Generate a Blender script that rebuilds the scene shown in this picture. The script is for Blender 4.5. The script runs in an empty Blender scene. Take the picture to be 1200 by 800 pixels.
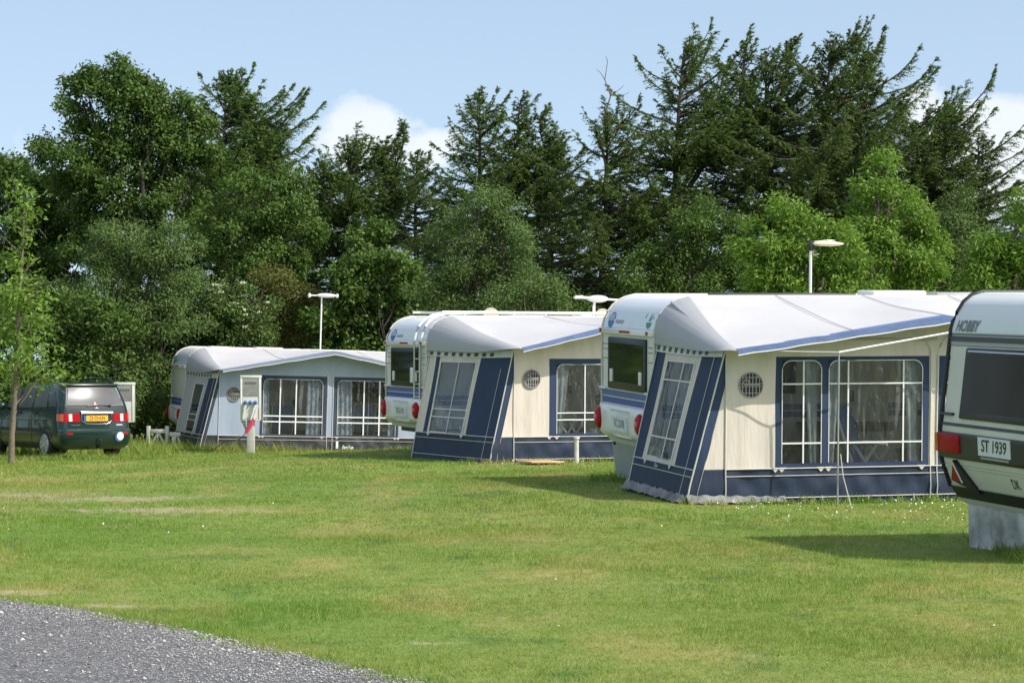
import bpy, bmesh, math, random
import numpy as np
from mathutils import Vector, Matrix
random.seed(7); rng = np.random.default_rng(11)
R = math.radians
sc = bpy.context.scene
col = sc.collection
F, HZ, EYE = 2800.0, 440.0, 1.7          # focal length and horizon of the photograph in its own pixels; eye height in metres

# ---------------------------------------------------------------- ground height
GP = [(-9.0,63.1,-.05),(-7.2,58.6,-.16),(-4.5,59.4,-.2),(-2.4,45.6,.28),(0,41.1,.2),(1.56,41.7,.2),(-1.5,43,.24),(3.5,42.5,.2),
      (1.28,33.9,.28),(1.5,31.6,.2),(2.6,29.6,.1),(5.4,30.3,.12),(8,31,.15),(4.37,23.3,.04),(4.7,22.2,0),(4,27,.06),(-9.1,52,-.12),(-9.5,55,-.14),
      (-11,49,-.1),(-7,49,-.02),(-6,56,-.14),(-3,56,-.15),(-5,52,-.06),(0,36,.18),(-2,38,.15),(-4,44,.06),(0,24,.02),(2,26,.05),(-4,18,0),(0,14,0),(-3,30,.02),(-8,45,-.03),(4,20,0),(0,18,0),(-6,36,0),(12,40,.2),(-14,60,-.1)]
GPA = np.array(GP)
def gz(x, y):
    x = np.asarray(x, float); y = np.asarray(y, float)
    d2 = (x[..., None]-GPA[:, 0])**2 + ((y[..., None]-GPA[:, 1])/1.3)**2
    w = np.exp(-d2/(2*1.5**2)) + 0.02*np.exp(-d2/(2*4.5**2))
    return (w*GPA[:, 2]).sum(-1)/(w.sum(-1)+3e-4)
def gh(x, y): return float(gz(x, y))
def at(px, py, d): return Vector(((px-600)/F*d, d, EYE-(py-HZ)/F*d))

# ---------------------------------------------------------------- materials
MAT = {}
def mat(name, c, rough=.6, var=.12, scale=6., metal=0, bump=0., bscale=40., spec=.5, c2=None, trans=0., coat=0., stretch=(1,1,1)):
    if name in MAT: return MAT[name]
    m = bpy.data.materials.new(name); m.use_nodes = True; nt = m.node_tree; nd = nt.nodes; L = nt.links
    b = nd['Principled BSDF']; b.inputs['Roughness'].default_value = rough; b.inputs['Metallic'].default_value = metal
    b.inputs['Specular IOR Level'].default_value = spec; b.inputs['Coat Weight'].default_value = coat
    tc = nd.new('ShaderNodeTexCoord'); mp = nd.new('ShaderNodeMapping'); mp.inputs['Scale'].default_value = stretch
    L.new(tc.outputs['Object'], mp.inputs['Vector'])
    nz = nd.new('ShaderNodeTexNoise'); nz.inputs['Scale'].default_value = scale; nz.inputs['Detail'].default_value = 6
    L.new(mp.outputs[0], nz.inputs['Vector'])
    mx = nd.new('ShaderNodeMix'); mx.data_type = 'RGBA'
    rp = nd.new('ShaderNodeMapRange'); rp.inputs['From Min'].default_value = .3; rp.inputs['From Max'].default_value = .7
    L.new(nz.outputs['Fac'], rp.inputs['Value']); L.new(rp.outputs[0], mx.inputs['Factor'])
    d = c2 or tuple(max(0, x*(1-var)) for x in c)
    mx.inputs['A'].default_value = (*c, 1); mx.inputs['B'].default_value = (*d, 1)
    L.new(mx.outputs['Result'], b.inputs['Base Color'])
    if bump:
        n2 = nd.new('ShaderNodeTexNoise'); n2.inputs['Scale'].default_value = bscale; n2.inputs['Detail'].default_value = 4
        L.new(mp.outputs[0], n2.inputs['Vector'])
        bp = nd.new('ShaderNodeBump'); bp.inputs['Strength'].default_value = bump; bp.inputs['Distance'].default_value = .03
        L.new(n2.outputs['Fac'], bp.inputs['Height']); L.new(bp.outputs[0], b.inputs['Normal'])
    if trans:
        t = nd.new('ShaderNodeBsdfTranslucent'); L.new(mx.outputs['Result'], t.inputs['Color'])
        ms = nd.new('ShaderNodeMixShader'); ms.inputs[0].default_value = trans
        L.new(b.outputs[0], ms.inputs[1]); L.new(t.outputs[0], ms.inputs[2]); L.new(ms.outputs[0], nd['Material Output'].inputs['Surface'])
    MAT[name] = m; return m

def leaf_mat(name, c1, c2, trans=.28, rough=.55, spec=.35):
    m = bpy.data.materials.new(name); m.use_nodes = True; nt = m.node_tree; nd = nt.nodes; L = nt.links
    b = nd['Principled BSDF']; b.inputs['Roughness'].default_value = rough; b.inputs['Specular IOR Level'].default_value = spec
    g = nd.new('ShaderNodeNewGeometry'); tc = nd.new('ShaderNodeTexCoord')
    nz = nd.new('ShaderNodeTexNoise'); nz.inputs['Scale'].default_value = .9; nz.inputs['Detail'].default_value = 3
    L.new(tc.outputs['Object'], nz.inputs['Vector'])
    ad = nd.new('ShaderNodeMath'); ad.operation = 'ADD'; L.new(nz.outputs['Fac'], ad.inputs[0]); L.new(g.outputs['Random Per Island'], ad.inputs[1])
    hf = nd.new('ShaderNodeMapRange'); hf.inputs['From Min'].default_value = .35; hf.inputs['From Max'].default_value = 1.6; L.new(ad.outputs[0], hf.inputs['Value'])
    mx = nd.new('ShaderNodeMix'); mx.data_type = 'RGBA'; mx.inputs['A'].default_value = (*c1, 1); mx.inputs['B'].default_value = (*c2, 1)
    L.new(hf.outputs[0], mx.inputs['Factor']); L.new(mx.outputs['Result'], b.inputs['Base Color'])
    t = nd.new('ShaderNodeBsdfTranslucent'); L.new(mx.outputs['Result'], t.inputs['Color'])
    ms = nd.new('ShaderNodeMixShader'); ms.inputs[0].default_value = trans
    L.new(b.outputs[0], ms.inputs[1]); L.new(t.outputs[0], ms.inputs[2]); L.new(ms.outputs[0], nd['Material Output'].inputs['Surface'])
    MAT[name] = m; return m

def foil_mat(name, tint, refl=.12):
    m = bpy.data.materials.new(name); m.use_nodes = True; nt = m.node_tree; nd = nt.nodes; L = nt.links
    nd.remove(nd['Principled BSDF'])
    t = nd.new('ShaderNodeBsdfTransparent'); t.inputs[0].default_value = (*tint, 1)
    g = nd.new('ShaderNodeBsdfGlossy'); g.inputs['Roughness'].default_value = .08; g.inputs['Color'].default_value = (.9,.9,.9,1)
    df = nd.new('ShaderNodeBsdfDiffuse'); df.inputs[0].default_value = (.6,.6,.6,1)
    mp2 = nd.new('ShaderNodeMapping'); tc2 = nd.new('ShaderNodeTexCoord'); mp2.inputs['Rotation'].default_value = (0, .62, 0); mp2.inputs['Scale'].default_value = (9, 1, .55); L.new(tc2.outputs['Object'], mp2.inputs[0])
    nz2 = nd.new('ShaderNodeTexNoise'); nz2.inputs['Scale'].default_value = 1.1; nz2.inputs['Detail'].default_value = 3; L.new(mp2.outputs[0], nz2.inputs['Vector'])
    cr2 = nd.new('ShaderNodeMapRange'); cr2.interpolation_type = 'SMOOTHSTEP'; cr2.inputs['From Min'].default_value = .62; cr2.inputs['From Max'].default_value = .70; cr2.inputs['To Min'].default_value = .02; cr2.inputs['To Max'].default_value = .16; L.new(nz2.outputs['Fac'], cr2.inputs['Value'])  # diffuse streaks along creases, painted in place of reflections on the foil
    tc = nd.new('ShaderNodeTexCoord'); mp = nd.new('ShaderNodeMapping'); mp.inputs['Scale'].default_value = (3, 3, 1.2); mp.inputs['Rotation'].default_value = (0, .5, 0)
    nz = nd.new('ShaderNodeTexNoise'); nz.inputs['Scale'].default_value = 2.2; nz.inputs['Detail'].default_value = 3
    L.new(tc.outputs['Object'], mp.inputs[0]); L.new(mp.outputs[0], nz.inputs['Vector'])
    bp = nd.new('ShaderNodeBump'); bp.inputs['Strength'].default_value = .5; bp.inputs['Distance'].default_value = .06; L.new(nz.outputs['Fac'], bp.inputs['Height'])
    L.new(bp.outputs[0], g.inputs['Normal'])
    m1 = nd.new('ShaderNodeMixShader'); m1.inputs[0].default_value = refl; L.new(t.outputs[0], m1.inputs[1]); L.new(g.outputs[0], m1.inputs[2])
    m2 = nd.new('ShaderNodeMixShader'); L.new(cr2.outputs[0], m2.inputs[0]); L.new(m1.outputs[0], m2.inputs[1]); L.new(df.outputs[0], m2.inputs[2])
    L.new(m2.outputs[0], nd['Material Output'].inputs['Surface'])
    MAT[name] = m; return m

white = mat('white_paint', (.78,.78,.76), .35, .08, 3, coat=.2)
shell = mat('caravan_shell', (.74,.74,.69), .4, .07, 2.5, bump=.04, bscale=90)
oldshell = mat('old_caravan_shell', (.66,.67,.58), .42, .12, 2.0, bump=.05, bscale=60, c2=(.58,.59,.50))
podm = mat('roof_pod', (.70,.75,.80), .3, .06, 2, coat=.3)
blue_s = mat('stripe_blue', (.05,.09,.30), .4)
blue_l = mat('stripe_light_blue', (.08,.14,.36), .4)
blackp = mat('black_plastic', (.012,.012,.014), .4)
darkg = mat('dark_grey', (.045,.046,.05), .5)
greym = mat('grey_metal', (.36,.38,.38), .45, .15, 4, metal=.2)
alu = mat('aluminium_tube', (.62,.63,.64), .3, .08, 6, metal=.7)
glassd = mat('dark_glass', (.018,.022,.02), .06, .3, 2, spec=.6)
glassb = mat('brown_glass', (.030,.025,.020), .16, .4, 1.2, spec=.12, c2=(.05,.042,.033))
redl = mat('red_lamp', (.42,.006,.014), .4, .3, 30, spec=.12, coat=.05)
orangel = mat('orange_lamp', (.60,.10,.015), .15, .3, 30, coat=.6)
clearl = mat('clear_lamp', (.85,.80,.70), .1, .1, 30, coat=.6)
platew = mat('plate_white', (.72,.76,.78), .4)
platey = mat('plate_yellow', (.80,.42,.02), .4)
ink = mat('ink', (.03,.035,.045), .5)
inkg = mat('ink_grey', (.16,.17,.17), .5)
emblemb = mat('emblem_blue', (.03,.13,.33), .4)
emblemg = mat('emblem_green', (.05,.22,.16), .4)
skirtg = mat('skirt_grey', (.36,.38,.38), .5, .15, 3)
skirtd = mat('skirt_dirty', (.70,.70,.68), .75, .4, 3.6, bump=.6, bscale=5, c2=(.22,.22,.21))
cream = mat('canvas_cream', (.69,.63,.56), .85, .12, 1.6, bump=.8, bscale=2.2, trans=.06, stretch=(3,3,.5))
creamd = mat('canvas_pale_grey', (.50,.51,.50), .85, .1, 2, bump=.35, bscale=3, trans=.15)
blue = mat('canvas_blue', (.020,.043,.102), .75, .18, 2, bump=.5, bscale=2.4, trans=.03, stretch=(2,2,.7))
blued = mat('canvas_navy', (.014,.029,.066), .65, .25, 2.5, bump=.6, bscale=2.6, stretch=(2,2,.8))
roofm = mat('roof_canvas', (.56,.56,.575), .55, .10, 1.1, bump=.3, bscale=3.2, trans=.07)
roofs = mat('roof_gusset_shaded', (.38,.39,.41), .5, .08, 1.5, bump=.12, bscale=2.5, trans=.04)  # same canvas as the roof, coloured darker to carry the gusset's shade
trimb = mat('trim_blue', (.11,.17,.34), .6, .2, 4, bump=.5, bscale=5)
paleb = mat('canvas_pale_blue', (.35,.42,.53), .85, .1, 1.6, bump=.4, bscale=2.2, trans=.06, stretch=(3,3,.6))
slate = mat('canvas_slate', (.035,.05,.088), .75, .2, 2.5, bump=.5, bscale=2.5)
slatel = mat('trim_slate', (.20,.24,.34), .7, .15, 3, bump=.4, bscale=5)
mudgrey = mat('mud_flap', (.042,.046,.056), .55, .3, 4, bump=.5, bscale=4)
piping = mat('piping_white', (.62,.61,.56), .5, .1, 10)
barw = mat('window_bar', (.80,.81,.82), .5, .05, 10)
flapm = mat('groundsheet', (.27,.28,.27), .7, .4, 5, bump=1., bscale=9, c2=(.09,.09,.085))
ventd = mat('vent_mesh', (.03,.032,.035), .8)
foil = foil_mat('clear_foil', (.58,.60,.59), .06)
foilg = foil_mat('smoky_foil', (.62,.65,.65), .12)
curt = mat('curtain_print', (.88,.90,.92), .8, .1, 16, c2=(.22,.36,.60), trans=.3, stretch=(1,1,.5))
curt2 = mat('curtain_pale', (.85,.88,.90), .8, .1, 22, c2=(.42,.54,.64), trans=.35, stretch=(1,1,.3))
woodd = mat('dark_floor', (.10,.09,.08), .7)
padb = mat('cushion_blue', (.14,.24,.52), .8, .2, 8)
tan = mat('doormat_tan', (.62,.42,.22), .9, .2, 20)
cabm = mat('cabinet_grey', (.52,.53,.50), .5, .1, 5)
postm = mat('concrete_post', (.50,.50,.46), .8, .2, 12, bump=.2)
pinkred = mat('plug_red', (.62,.06,.13), .4)
plugblue = mat('socket_blue', (.06,.16,.40), .4)
rubber = mat('rubber', (.014,.014,.014), .8)
greenpaint = mat('green_car_paint', (.005,.022,.019), .25, .2, 2, coat=.45, spec=.5)
carglass = mat('car_glass', (.13,.135,.145), .25, .4, 1.5, spec=.2)
chrome = mat('chrome', (.75,.77,.80), .12, .05, 4, metal=1)
rimm = mat('alloy_rim', (.48,.49,.50), .35, .15, 8, metal=.5)
bark = mat('bark', (.075,.06,.045), .9, .4, 14, bump=.5, bscale=30, c2=(.04,.033,.026))
barkp = mat('bark_pale', (.20,.17,.12), .9, .4, 14, bump=.4, bscale=30, c2=(.12,.10,.07))
weather = mat('weathered_white', (.62,.62,.58), .7, .25, 9)
ivory = mat('ivory_plastic', (.80,.70,.50), .5)

# ---------------------------------------------------------------- mesh builder
class MB:
    def __init__(s): s.v = []; s.f = []; s.m = []
    def face(s, pts, mi=0):
        n = len(s.v); s.v += [tuple(p) for p in pts]; s.f.append(tuple(range(n, n+len(pts)))); s.m.append(mi)
    def grid(s, rows, mi=0, close_u=False):
        n = len(s.v); h = len(rows); w = len(rows[0])
        for r in rows: s.v += [tuple(p) for p in r]
        for i in range(h-1):
            for j in range(w if close_u else w-1):
                k = (j+1) % w
                s.f.append((n+i*w+j, n+i*w+k, n+(i+1)*w+k, n+(i+1)*w+j)); s.m.append(mi)
    def box(s, a, b, mi=0):
        x0, y0, z0 = a; x1, y1, z1 = b
        P = [(x0,y0,z0),(x1,y0,z0),(x1,y1,z0),(x0,y1,z0),(x0,y0,z1),(x1,y0,z1),(x1,y1,z1),(x0,y1,z1)]
        n = len(s.v); s.v += P
        for q in ((0,3,2,1),(4,5,6,7),(0,1,5,4),(1,2,6,5),(2,3,7,6),(3,0,4,7)): s.f.append(tuple(n+i for i in q)); s.m.append(mi)
    def tube(s, pts, r, n=8, mi=0, cap=True):
        pts = [Vector(p) for p in pts]; rows = []
        for i, p in enumerate(pts):
            t = (pts[min(i+1, len(pts)-1)]-pts[max(i-1, 0)]).normalized()
            a = Vector((0,0,1)) if abs(t.z) < .9 else Vector((1,0,0))
            e1 = t.cross(a).normalized(); e2 = t.cross(e1)
            rr = r[i] if isinstance(r, (list, tuple)) else r
            rows.append([p+e1*(rr*math.cos(2*math.pi*k/n))+e2*(rr*math.sin(2*math.pi*k/n)) for k in range(n)])
        s.grid(rows, mi, True)
        if cap: s.face(rows[0], mi); s.face(rows[-1], mi)
    def bar(s, a, b, w, h, mi=0):
        a, b = Vector(a), Vector(b); t = (b-a).normalized()
        up = Vector((0,0,1)) if abs(t.z) < .95 else Vector((0,1,0))
        e1 = t.cross(up).normalized()*w/2; e2 = e1.cross(t).normalized()*h/2
        rows = [[p+e1+e2, p-e1+e2, p-e1-e2, p+e1-e2] for p in (a, b)]
        s.grid(rows, mi, True); s.face(rows[0], mi); s.face(rows[1], mi)
    def ell(s, c, r, nu=16, nv=10, mi=0):
        rows = [[(c[0]+r[0]*math.sin(math.pi*i/nv)*math.cos(2*math.pi*j/nu), c[1]+r[1]*math.sin(math.pi*i/nv)*math.sin(2*math.pi*j/nu), c[2]+r[2]*math.cos(math.pi*i/nv)) for j in range(nu)] for i in range(nv+1)]
        s.grid(rows, mi, True)
    def disc(s, c, ax, r0, r1, h, n=20, mi=0):   # a short cylinder or cone from c along ax
        c = Vector(c); ax = Vector(ax).normalized()
        a = Vector((0,0,1)) if abs(ax.z) < .9 else Vector((1,0,0)); e1 = ax.cross(a).normalized(); e2 = ax.cross(e1)
        rows = [[c+ax*q+e1*(r*math.cos(2*math.pi*k/n))+e2*(r*math.sin(2*math.pi*k/n)) for k in range(n)] for q, r in ((0, r0), (h, r1))]
        s.grid(rows, mi, True); s.face(rows[0], mi); s.face(rows[1], mi)
    def map(s, fn): s.v = [fn(p) for p in s.v]; return s
    def build(s, name, mats, parent=None, smooth=35, bevel=0, merge=True):
        me = bpy.data.meshes.new(name); me.from_pydata(s.v, [], s.f)
        if not isinstance(mats, (list, tuple)): mats = [mats]
        for m in mats: me.materials.append(m)
        me.polygons.foreach_set('material_index', s.m)
        bm = bmesh.new(); bm.from_mesh(me)
        if merge: bmesh.ops.remove_doubles(bm, verts=bm.verts, dist=1e-5)
        bmesh.ops.recalc_face_normals(bm, faces=bm.faces)
        if bevel:
            es = [e for e in bm.edges if len(e.link_faces) == 2 and e.calc_face_angle() > R(50)]
            bmesh.ops.bevel(bm, geom=es, offset=bevel, segments=2, affect='EDGES', profile=.5, clamp_overlap=True)
        bm.to_mesh(me); bm.free()
        if smooth:
            me.polygons.foreach_set('use_smooth', [True]*len(me.polygons)); me.set_sharp_from_angle(angle=R(smooth))
        o = bpy.data.objects.new(name, me); col.objects.link(o)
        if parent: o.parent = parent
        return o
def tag(o, label=None, cat=None, group=None, kind=None):
    if label: o['label'] = label
    if cat: o['category'] = cat
    if group: o['group'] = group
    if kind: o['kind'] = kind
    return o
def empty(name, loc, rot=(0,0,0)):
    o = bpy.data.objects.new(name, None); col.objects.link(o); o.location = loc; o.rotation_euler = rot; o.empty_display_size = .2
    return o
def text_mesh(name, s, size, fn, m, parent, shear=0., sx=1., bold=0.):
    cu = bpy.data.curves.new(name, 'FONT'); cu.body = s; cu.size = size; cu.shear = shear; cu.offset = bold; cu.align_x = 'CENTER'; cu.align_y = 'CENTER'; cu.resolution_u = 3
    to = bpy.data.objects.new(name, cu); col.objects.link(to)
    me = bpy.data.meshes.new_from_object(to.evaluated_get(bpy.context.evaluated_depsgraph_get()))
    bpy.data.objects.remove(to); bpy.data.curves.remove(cu)
    for v in me.vertices: v.co = Vector(fn(v.co.x*sx, v.co.y))
    me.materials.clear(); me.materials.append(m)
    o = bpy.data.objects.new(name, me); col.objects.link(o); o.parent = parent
    return o
FL = lambda p: (p[0], -p[1], p[2])        # local (u along the caravan, v towards the lawn, z) -> Blender local
def patch(mb, A, B, C, D, nu=1, nv=1, mi=0, disp=None):
    A, B, C, D = map(Vector, (A, B, C, D)); rows = []
    for j in range(nv+1):
        t = j/nv; l = A.lerp(D, t); r = B.lerp(C, t); row = []
        for i in range(nu+1):
            p = l.lerp(r, i/nu); row.append(disp(p) if disp else p)
        rows.append(row)
    mb.grid(rows, mi)

# ---------------------------------------------------------------- camera, light, sky
cam = bpy.data.cameras.new('camera'); co = bpy.data.objects.new('camera', cam); col.objects.link(co); sc.camera = co
co.location = (0, 0, EYE); co.rotation_euler = (R(90), 0, 0); cam.sensor_width = 36; cam.lens = F/1200*36; cam.shift_y = (HZ-400)/1200; cam.clip_end = 6000
SUN_EL, SUN_AZ = 46., 63.                 # azimuth: degrees to the right of straight behind the camera
sd = Vector((math.sin(R(SUN_AZ))*math.cos(R(SUN_EL)), -math.cos(R(SUN_AZ))*math.cos(R(SUN_EL)), math.sin(R(SUN_EL))))
sl = bpy.data.lights.new('sun', 'SUN'); so = bpy.data.objects.new('sun', sl); col.objects.link(so)
sl.energy = 3.3; sl.angle = R(.5); sl.color = (1, .948, .87); so.rotation_euler = (-sd).to_track_quat('-Z', 'Y').to_euler(); so.location = (20, -20, 40)
w = bpy.data.worlds.new('World'); sc.world = w; w.use_nodes = True; nt = w.node_tree; nd = nt.nodes; L = nt.links
sky = nd.new('ShaderNodeTexSky'); sky.sky_type = 'NISHITA'; sky.sun_disc = False; sky.sun_elevation = R(SUN_EL); sky.sun_rotation = math.atan2(sd.x, sd.y)
sky.air_density = 1.0; sky.dust_density = 1.7; sky.ozone_density = 1.4
tcs = nd.new('ShaderNodeTexCoord'); vad = nd.new('ShaderNodeVectorMath'); vad.operation = 'ADD'; vad.inputs[1].default_value = (0, 0, .13)
vno = nd.new('ShaderNodeVectorMath'); vno.operation = 'NORMALIZE'; L.new(tcs.outputs['Generated'], vad.inputs[0]); L.new(vad.outputs[0], vno.inputs[0]); L.new(vno.outputs[0], sky.inputs['Vector'])
def mth(op, a, b=None, c=None, clamp=False):
    n = nd.new('ShaderNodeMath'); n.operation = op; n.use_clamp = clamp
    for i, x in enumerate((a, b, c)):
        if x is None: continue
        if isinstance(x, (int, float)): n.inputs[i].default_value = x
        else: L.new(x, n.inputs[i])
    return n.outputs[0]
tc = nd.new('ShaderNodeTexCoord'); sp = nd.new('ShaderNodeSeparateXYZ'); L.new(tc.outputs['Generated'], sp.inputs[0])
ay = mth('MAXIMUM', mth('ABSOLUTE', sp.outputs[1]), .02)
az = mth('DIVIDE', sp.outputs[0], ay); el = mth('DIVIDE', sp.outputs[2], ay)
cb = nd.new('ShaderNodeCombineXYZ'); L.new(az, cb.inputs[0]); L.new(el, cb.inputs[1]); cb.inputs[2].default_value = .3
nz = nd.new('ShaderNodeTexNoise'); nz.inputs['Scale'].default_value = 42; nz.inputs['Detail'].default_value = 7; nz.inputs['Roughness'].default_value = .58; L.new(cb.outputs[0], nz.inputs['Vector'])
tot = None
for (a0, e0, ra, re, k) in [(-.060,.099,.026,.017,.80),(-.036,.094,.024,.012,.72),(-.095,.088,.045,.013,.5),(.200,.101,.034,.015,.95),(.172,.112,.012,.012,.85),(.165,.085,.06,.02,.7),(.225,.08,.06,.022,.8),(-.118,.150,.016,.006,.42),(.113,.149,.014,.005,.4),(-.19,.085,.05,.02,.5)]:
    d2 = mth('ADD', mth('POWER', mth('DIVIDE', mth('SUBTRACT', az, a0), ra), 2.), mth('POWER', mth('DIVIDE', mth('SUBTRACT', el, e0), re), 2.))
    g = mth('MULTIPLY', mth('EXPONENT', mth('MULTIPLY', d2, -.6)), k)
    tot = g if tot is None else mth('MAXIMUM', tot, g)
dens = mth('ADD', tot, mth('MULTIPLY', mth('SUBTRACT', nz.outputs['Fac'], .5), 1.1))
mr = nd.new('ShaderNodeMapRange'); mr.interpolation_type = 'SMOOTHSTEP'; mr.inputs['From Min'].default_value = .34; mr.inputs['From Max'].default_value = .66; L.new(dens, mr.inputs['Value'])
gate = mth('MULTIPLY', mr.outputs[0], mth('MULTIPLY', tot, 1.6, clamp=True), clamp=True)
n4 = nd.new('ShaderNodeTexNoise'); n4.inputs['Scale'].default_value = 2.6; n4.inputs['Detail'].default_value = 6; L.new(tc.outputs['Generated'], n4.inputs['Vector'])  # unseen cloud high overhead, added to raise the neutral fill light
hi = nd.new('ShaderNodeMapRange'); hi.interpolation_type = 'SMOOTHSTEP'; hi.inputs['From Min'].default_value = .40; hi.inputs['From Max'].default_value = .62; L.new(n4.outputs['Fac'], hi.inputs['Value'])
ups = nd.new('ShaderNodeMapRange'); ups.interpolation_type = 'SMOOTHSTEP'; ups.inputs['From Min'].default_value = .22; ups.inputs['From Max'].default_value = .5; L.new(sp.outputs[2], ups.inputs['Value'])
gate = mth('MAXIMUM', mth('MAXIMUM', gate, .16), mth('MULTIPLY', hi.outputs[0], mth('MULTIPLY', ups.outputs[0], .8)))
mxs = nd.new('ShaderNodeMix'); mxs.data_type = 'RGBA'; L.new(mth('MULTIPLY', gate, .62), mxs.inputs['Factor']); L.new(sky.outputs[0], mxs.inputs['A']); mxs.inputs['B'].default_value = (4.9, 5.0, 5.2, 1)
bg = nd['Background']; bg.inputs['Strength'].default_value = .15; wm = nd.new('ShaderNodeMix'); wm.data_type = 'RGBA'; wm.blend_type = 'MULTIPLY'; wm.inputs['Factor'].default_value = 1; wm.inputs['B'].default_value = (1.05, 1.01, .925, 1); L.new(mxs.outputs['Result'], wm.inputs['A'])
L.new(wm.outputs['Result'], bg.inputs['Color'])
vs = sc.view_settings; vs.view_transform = 'Standard'; vs.look = 'None'; vs.exposure = 0.60; vs.gamma = 1.0
sc.cycles.transparent_max_bounces = 24; sc.cycles.max_bounces = 8

# ---------------------------------------------------------------- caravans
W = 2.3
PM = ([.45,.6,1.0,2.0,2.08,2.18,2.28,2.37,2.44,2.485,2.52], [.12,.02,0,0,.005,.03,.08,.15,.24,.34,.48])
PO = ([.42,.58,.71,.86,1.15,1.49,1.74,1.99,2.12,2.19,2.28,2.38,2.45,2.48], [.17,.05,.0,-.055,-.075,-.035,-.01,.015,.03,.05,.095,.16,.25,.36])
def unit_empty(name, un): return empty(name, (un[0], un[1], un[2]), (math.atan(un[4]), math.atan(un[5]), un[3]))
def rear_solid(P, v0, v1, z0, z1, off, nz=6, nv=1, mb=None, mi=0, back=-.01):
    """a solid lying on the rear wall between v0..v1 and z0..z1; off is its height above the wall (number or function of v, z)"""
    mb = mb or MB(); f = off if callable(off) else (lambda v, z: off)
    fr = [[(np.interp(z, *P)-f(v, z), v, z) for v in np.linspace(v0, v1, nv+1)] for z in np.linspace(z0, z1, nz+1)]
    bk = [[(np.interp(z, *P)-back, v, z) for v in np.linspace(v0, v1, nv+1)] for z in np.linspace(z0, z1, nz+1)]
    mb.grid(fr, mi); mb.grid(bk, mi); mb.grid([fr[0], bk[0]], mi); mb.grid([fr[-1], bk[-1]], mi)
    mb.grid([[r[0] for r in fr], [r[0] for r in bk]], mi); mb.grid([[r[-1] for r in fr], [r[-1] for r in bk]], mi)
    return mb
def rear_ellipse(P, v, z, rv, rz, off, h, mi=0, mb=None, n=24):
    mb = mb or MB(); rows = []
    for q, k in ((0, 1), (h*.45, .95), (h*.8, .72), (h*.97, .38), (h, .03)):
        rows.append([(np.interp(z, *P)-off-q, v+rv*k*math.cos(2*math.pi*i/n), z+rz*k*math.sin(2*math.pi*i/n)) for i in range(n)])
    mb.grid(rows, mi, True); return mb
def profile(P, Lg):
    zs, us = P; pts = list(zip(us, zs)); top = zs[-1]
    return pts+[(Lg-.9, top), (Lg-.6, top-.06), (Lg-.35, top-.25), (Lg-.12, top-.8), (Lg, 1.2), (Lg-.02, .62), (Lg-.2, .43)]
def caravan_body(P, Lg, m, root, floor_m=darkg):
    mb = MB(); pr = profile(P, Lg); e = .045
    def shr(k):   # ring pulled in for the rounded side edges
        cu, cz = Lg/2, 1.4
        return [(u+(cu-u)*k*.03, z+(cz-z)*k*.035) for u, z in pr]
    rows = []
    for v, k in ((0, 1), (.012, .45), (e, 0), (W-e, 0), (W-.012, .45), (W, 1)):
        rows.append([(u, v, z) for u, z in shr(k)])
    mb.grid(rows, 0, True); mb.face(rows[0]); mb.face(rows[-1])
    return mb.map(FL).build('body', m, root, 32)
def side_rail(P, Lg, v, root, m=piping, r=.018):
    mb = MB(); pr = [p for p in profile(P, Lg) if p[1] > .5]
    mb.tube([(u-.006, v, z+.004) for u, z in pr], r, 8); return mb.map(FL).build('edge_rail', m, root, 60)
def caravan_wheel(root, u):
    mb = MB(); mb.disc((u, W-.22, .32), (0,1,0), .32, .32, .19, 24); t = mb.map(FL).build('wheel', rubber, root)
    mb = MB(); mb.disc((u, W-.03, .32), (0,1,0), .19, .15, .02, 20); mb.map(FL).build('rim', rimm, t)
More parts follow.
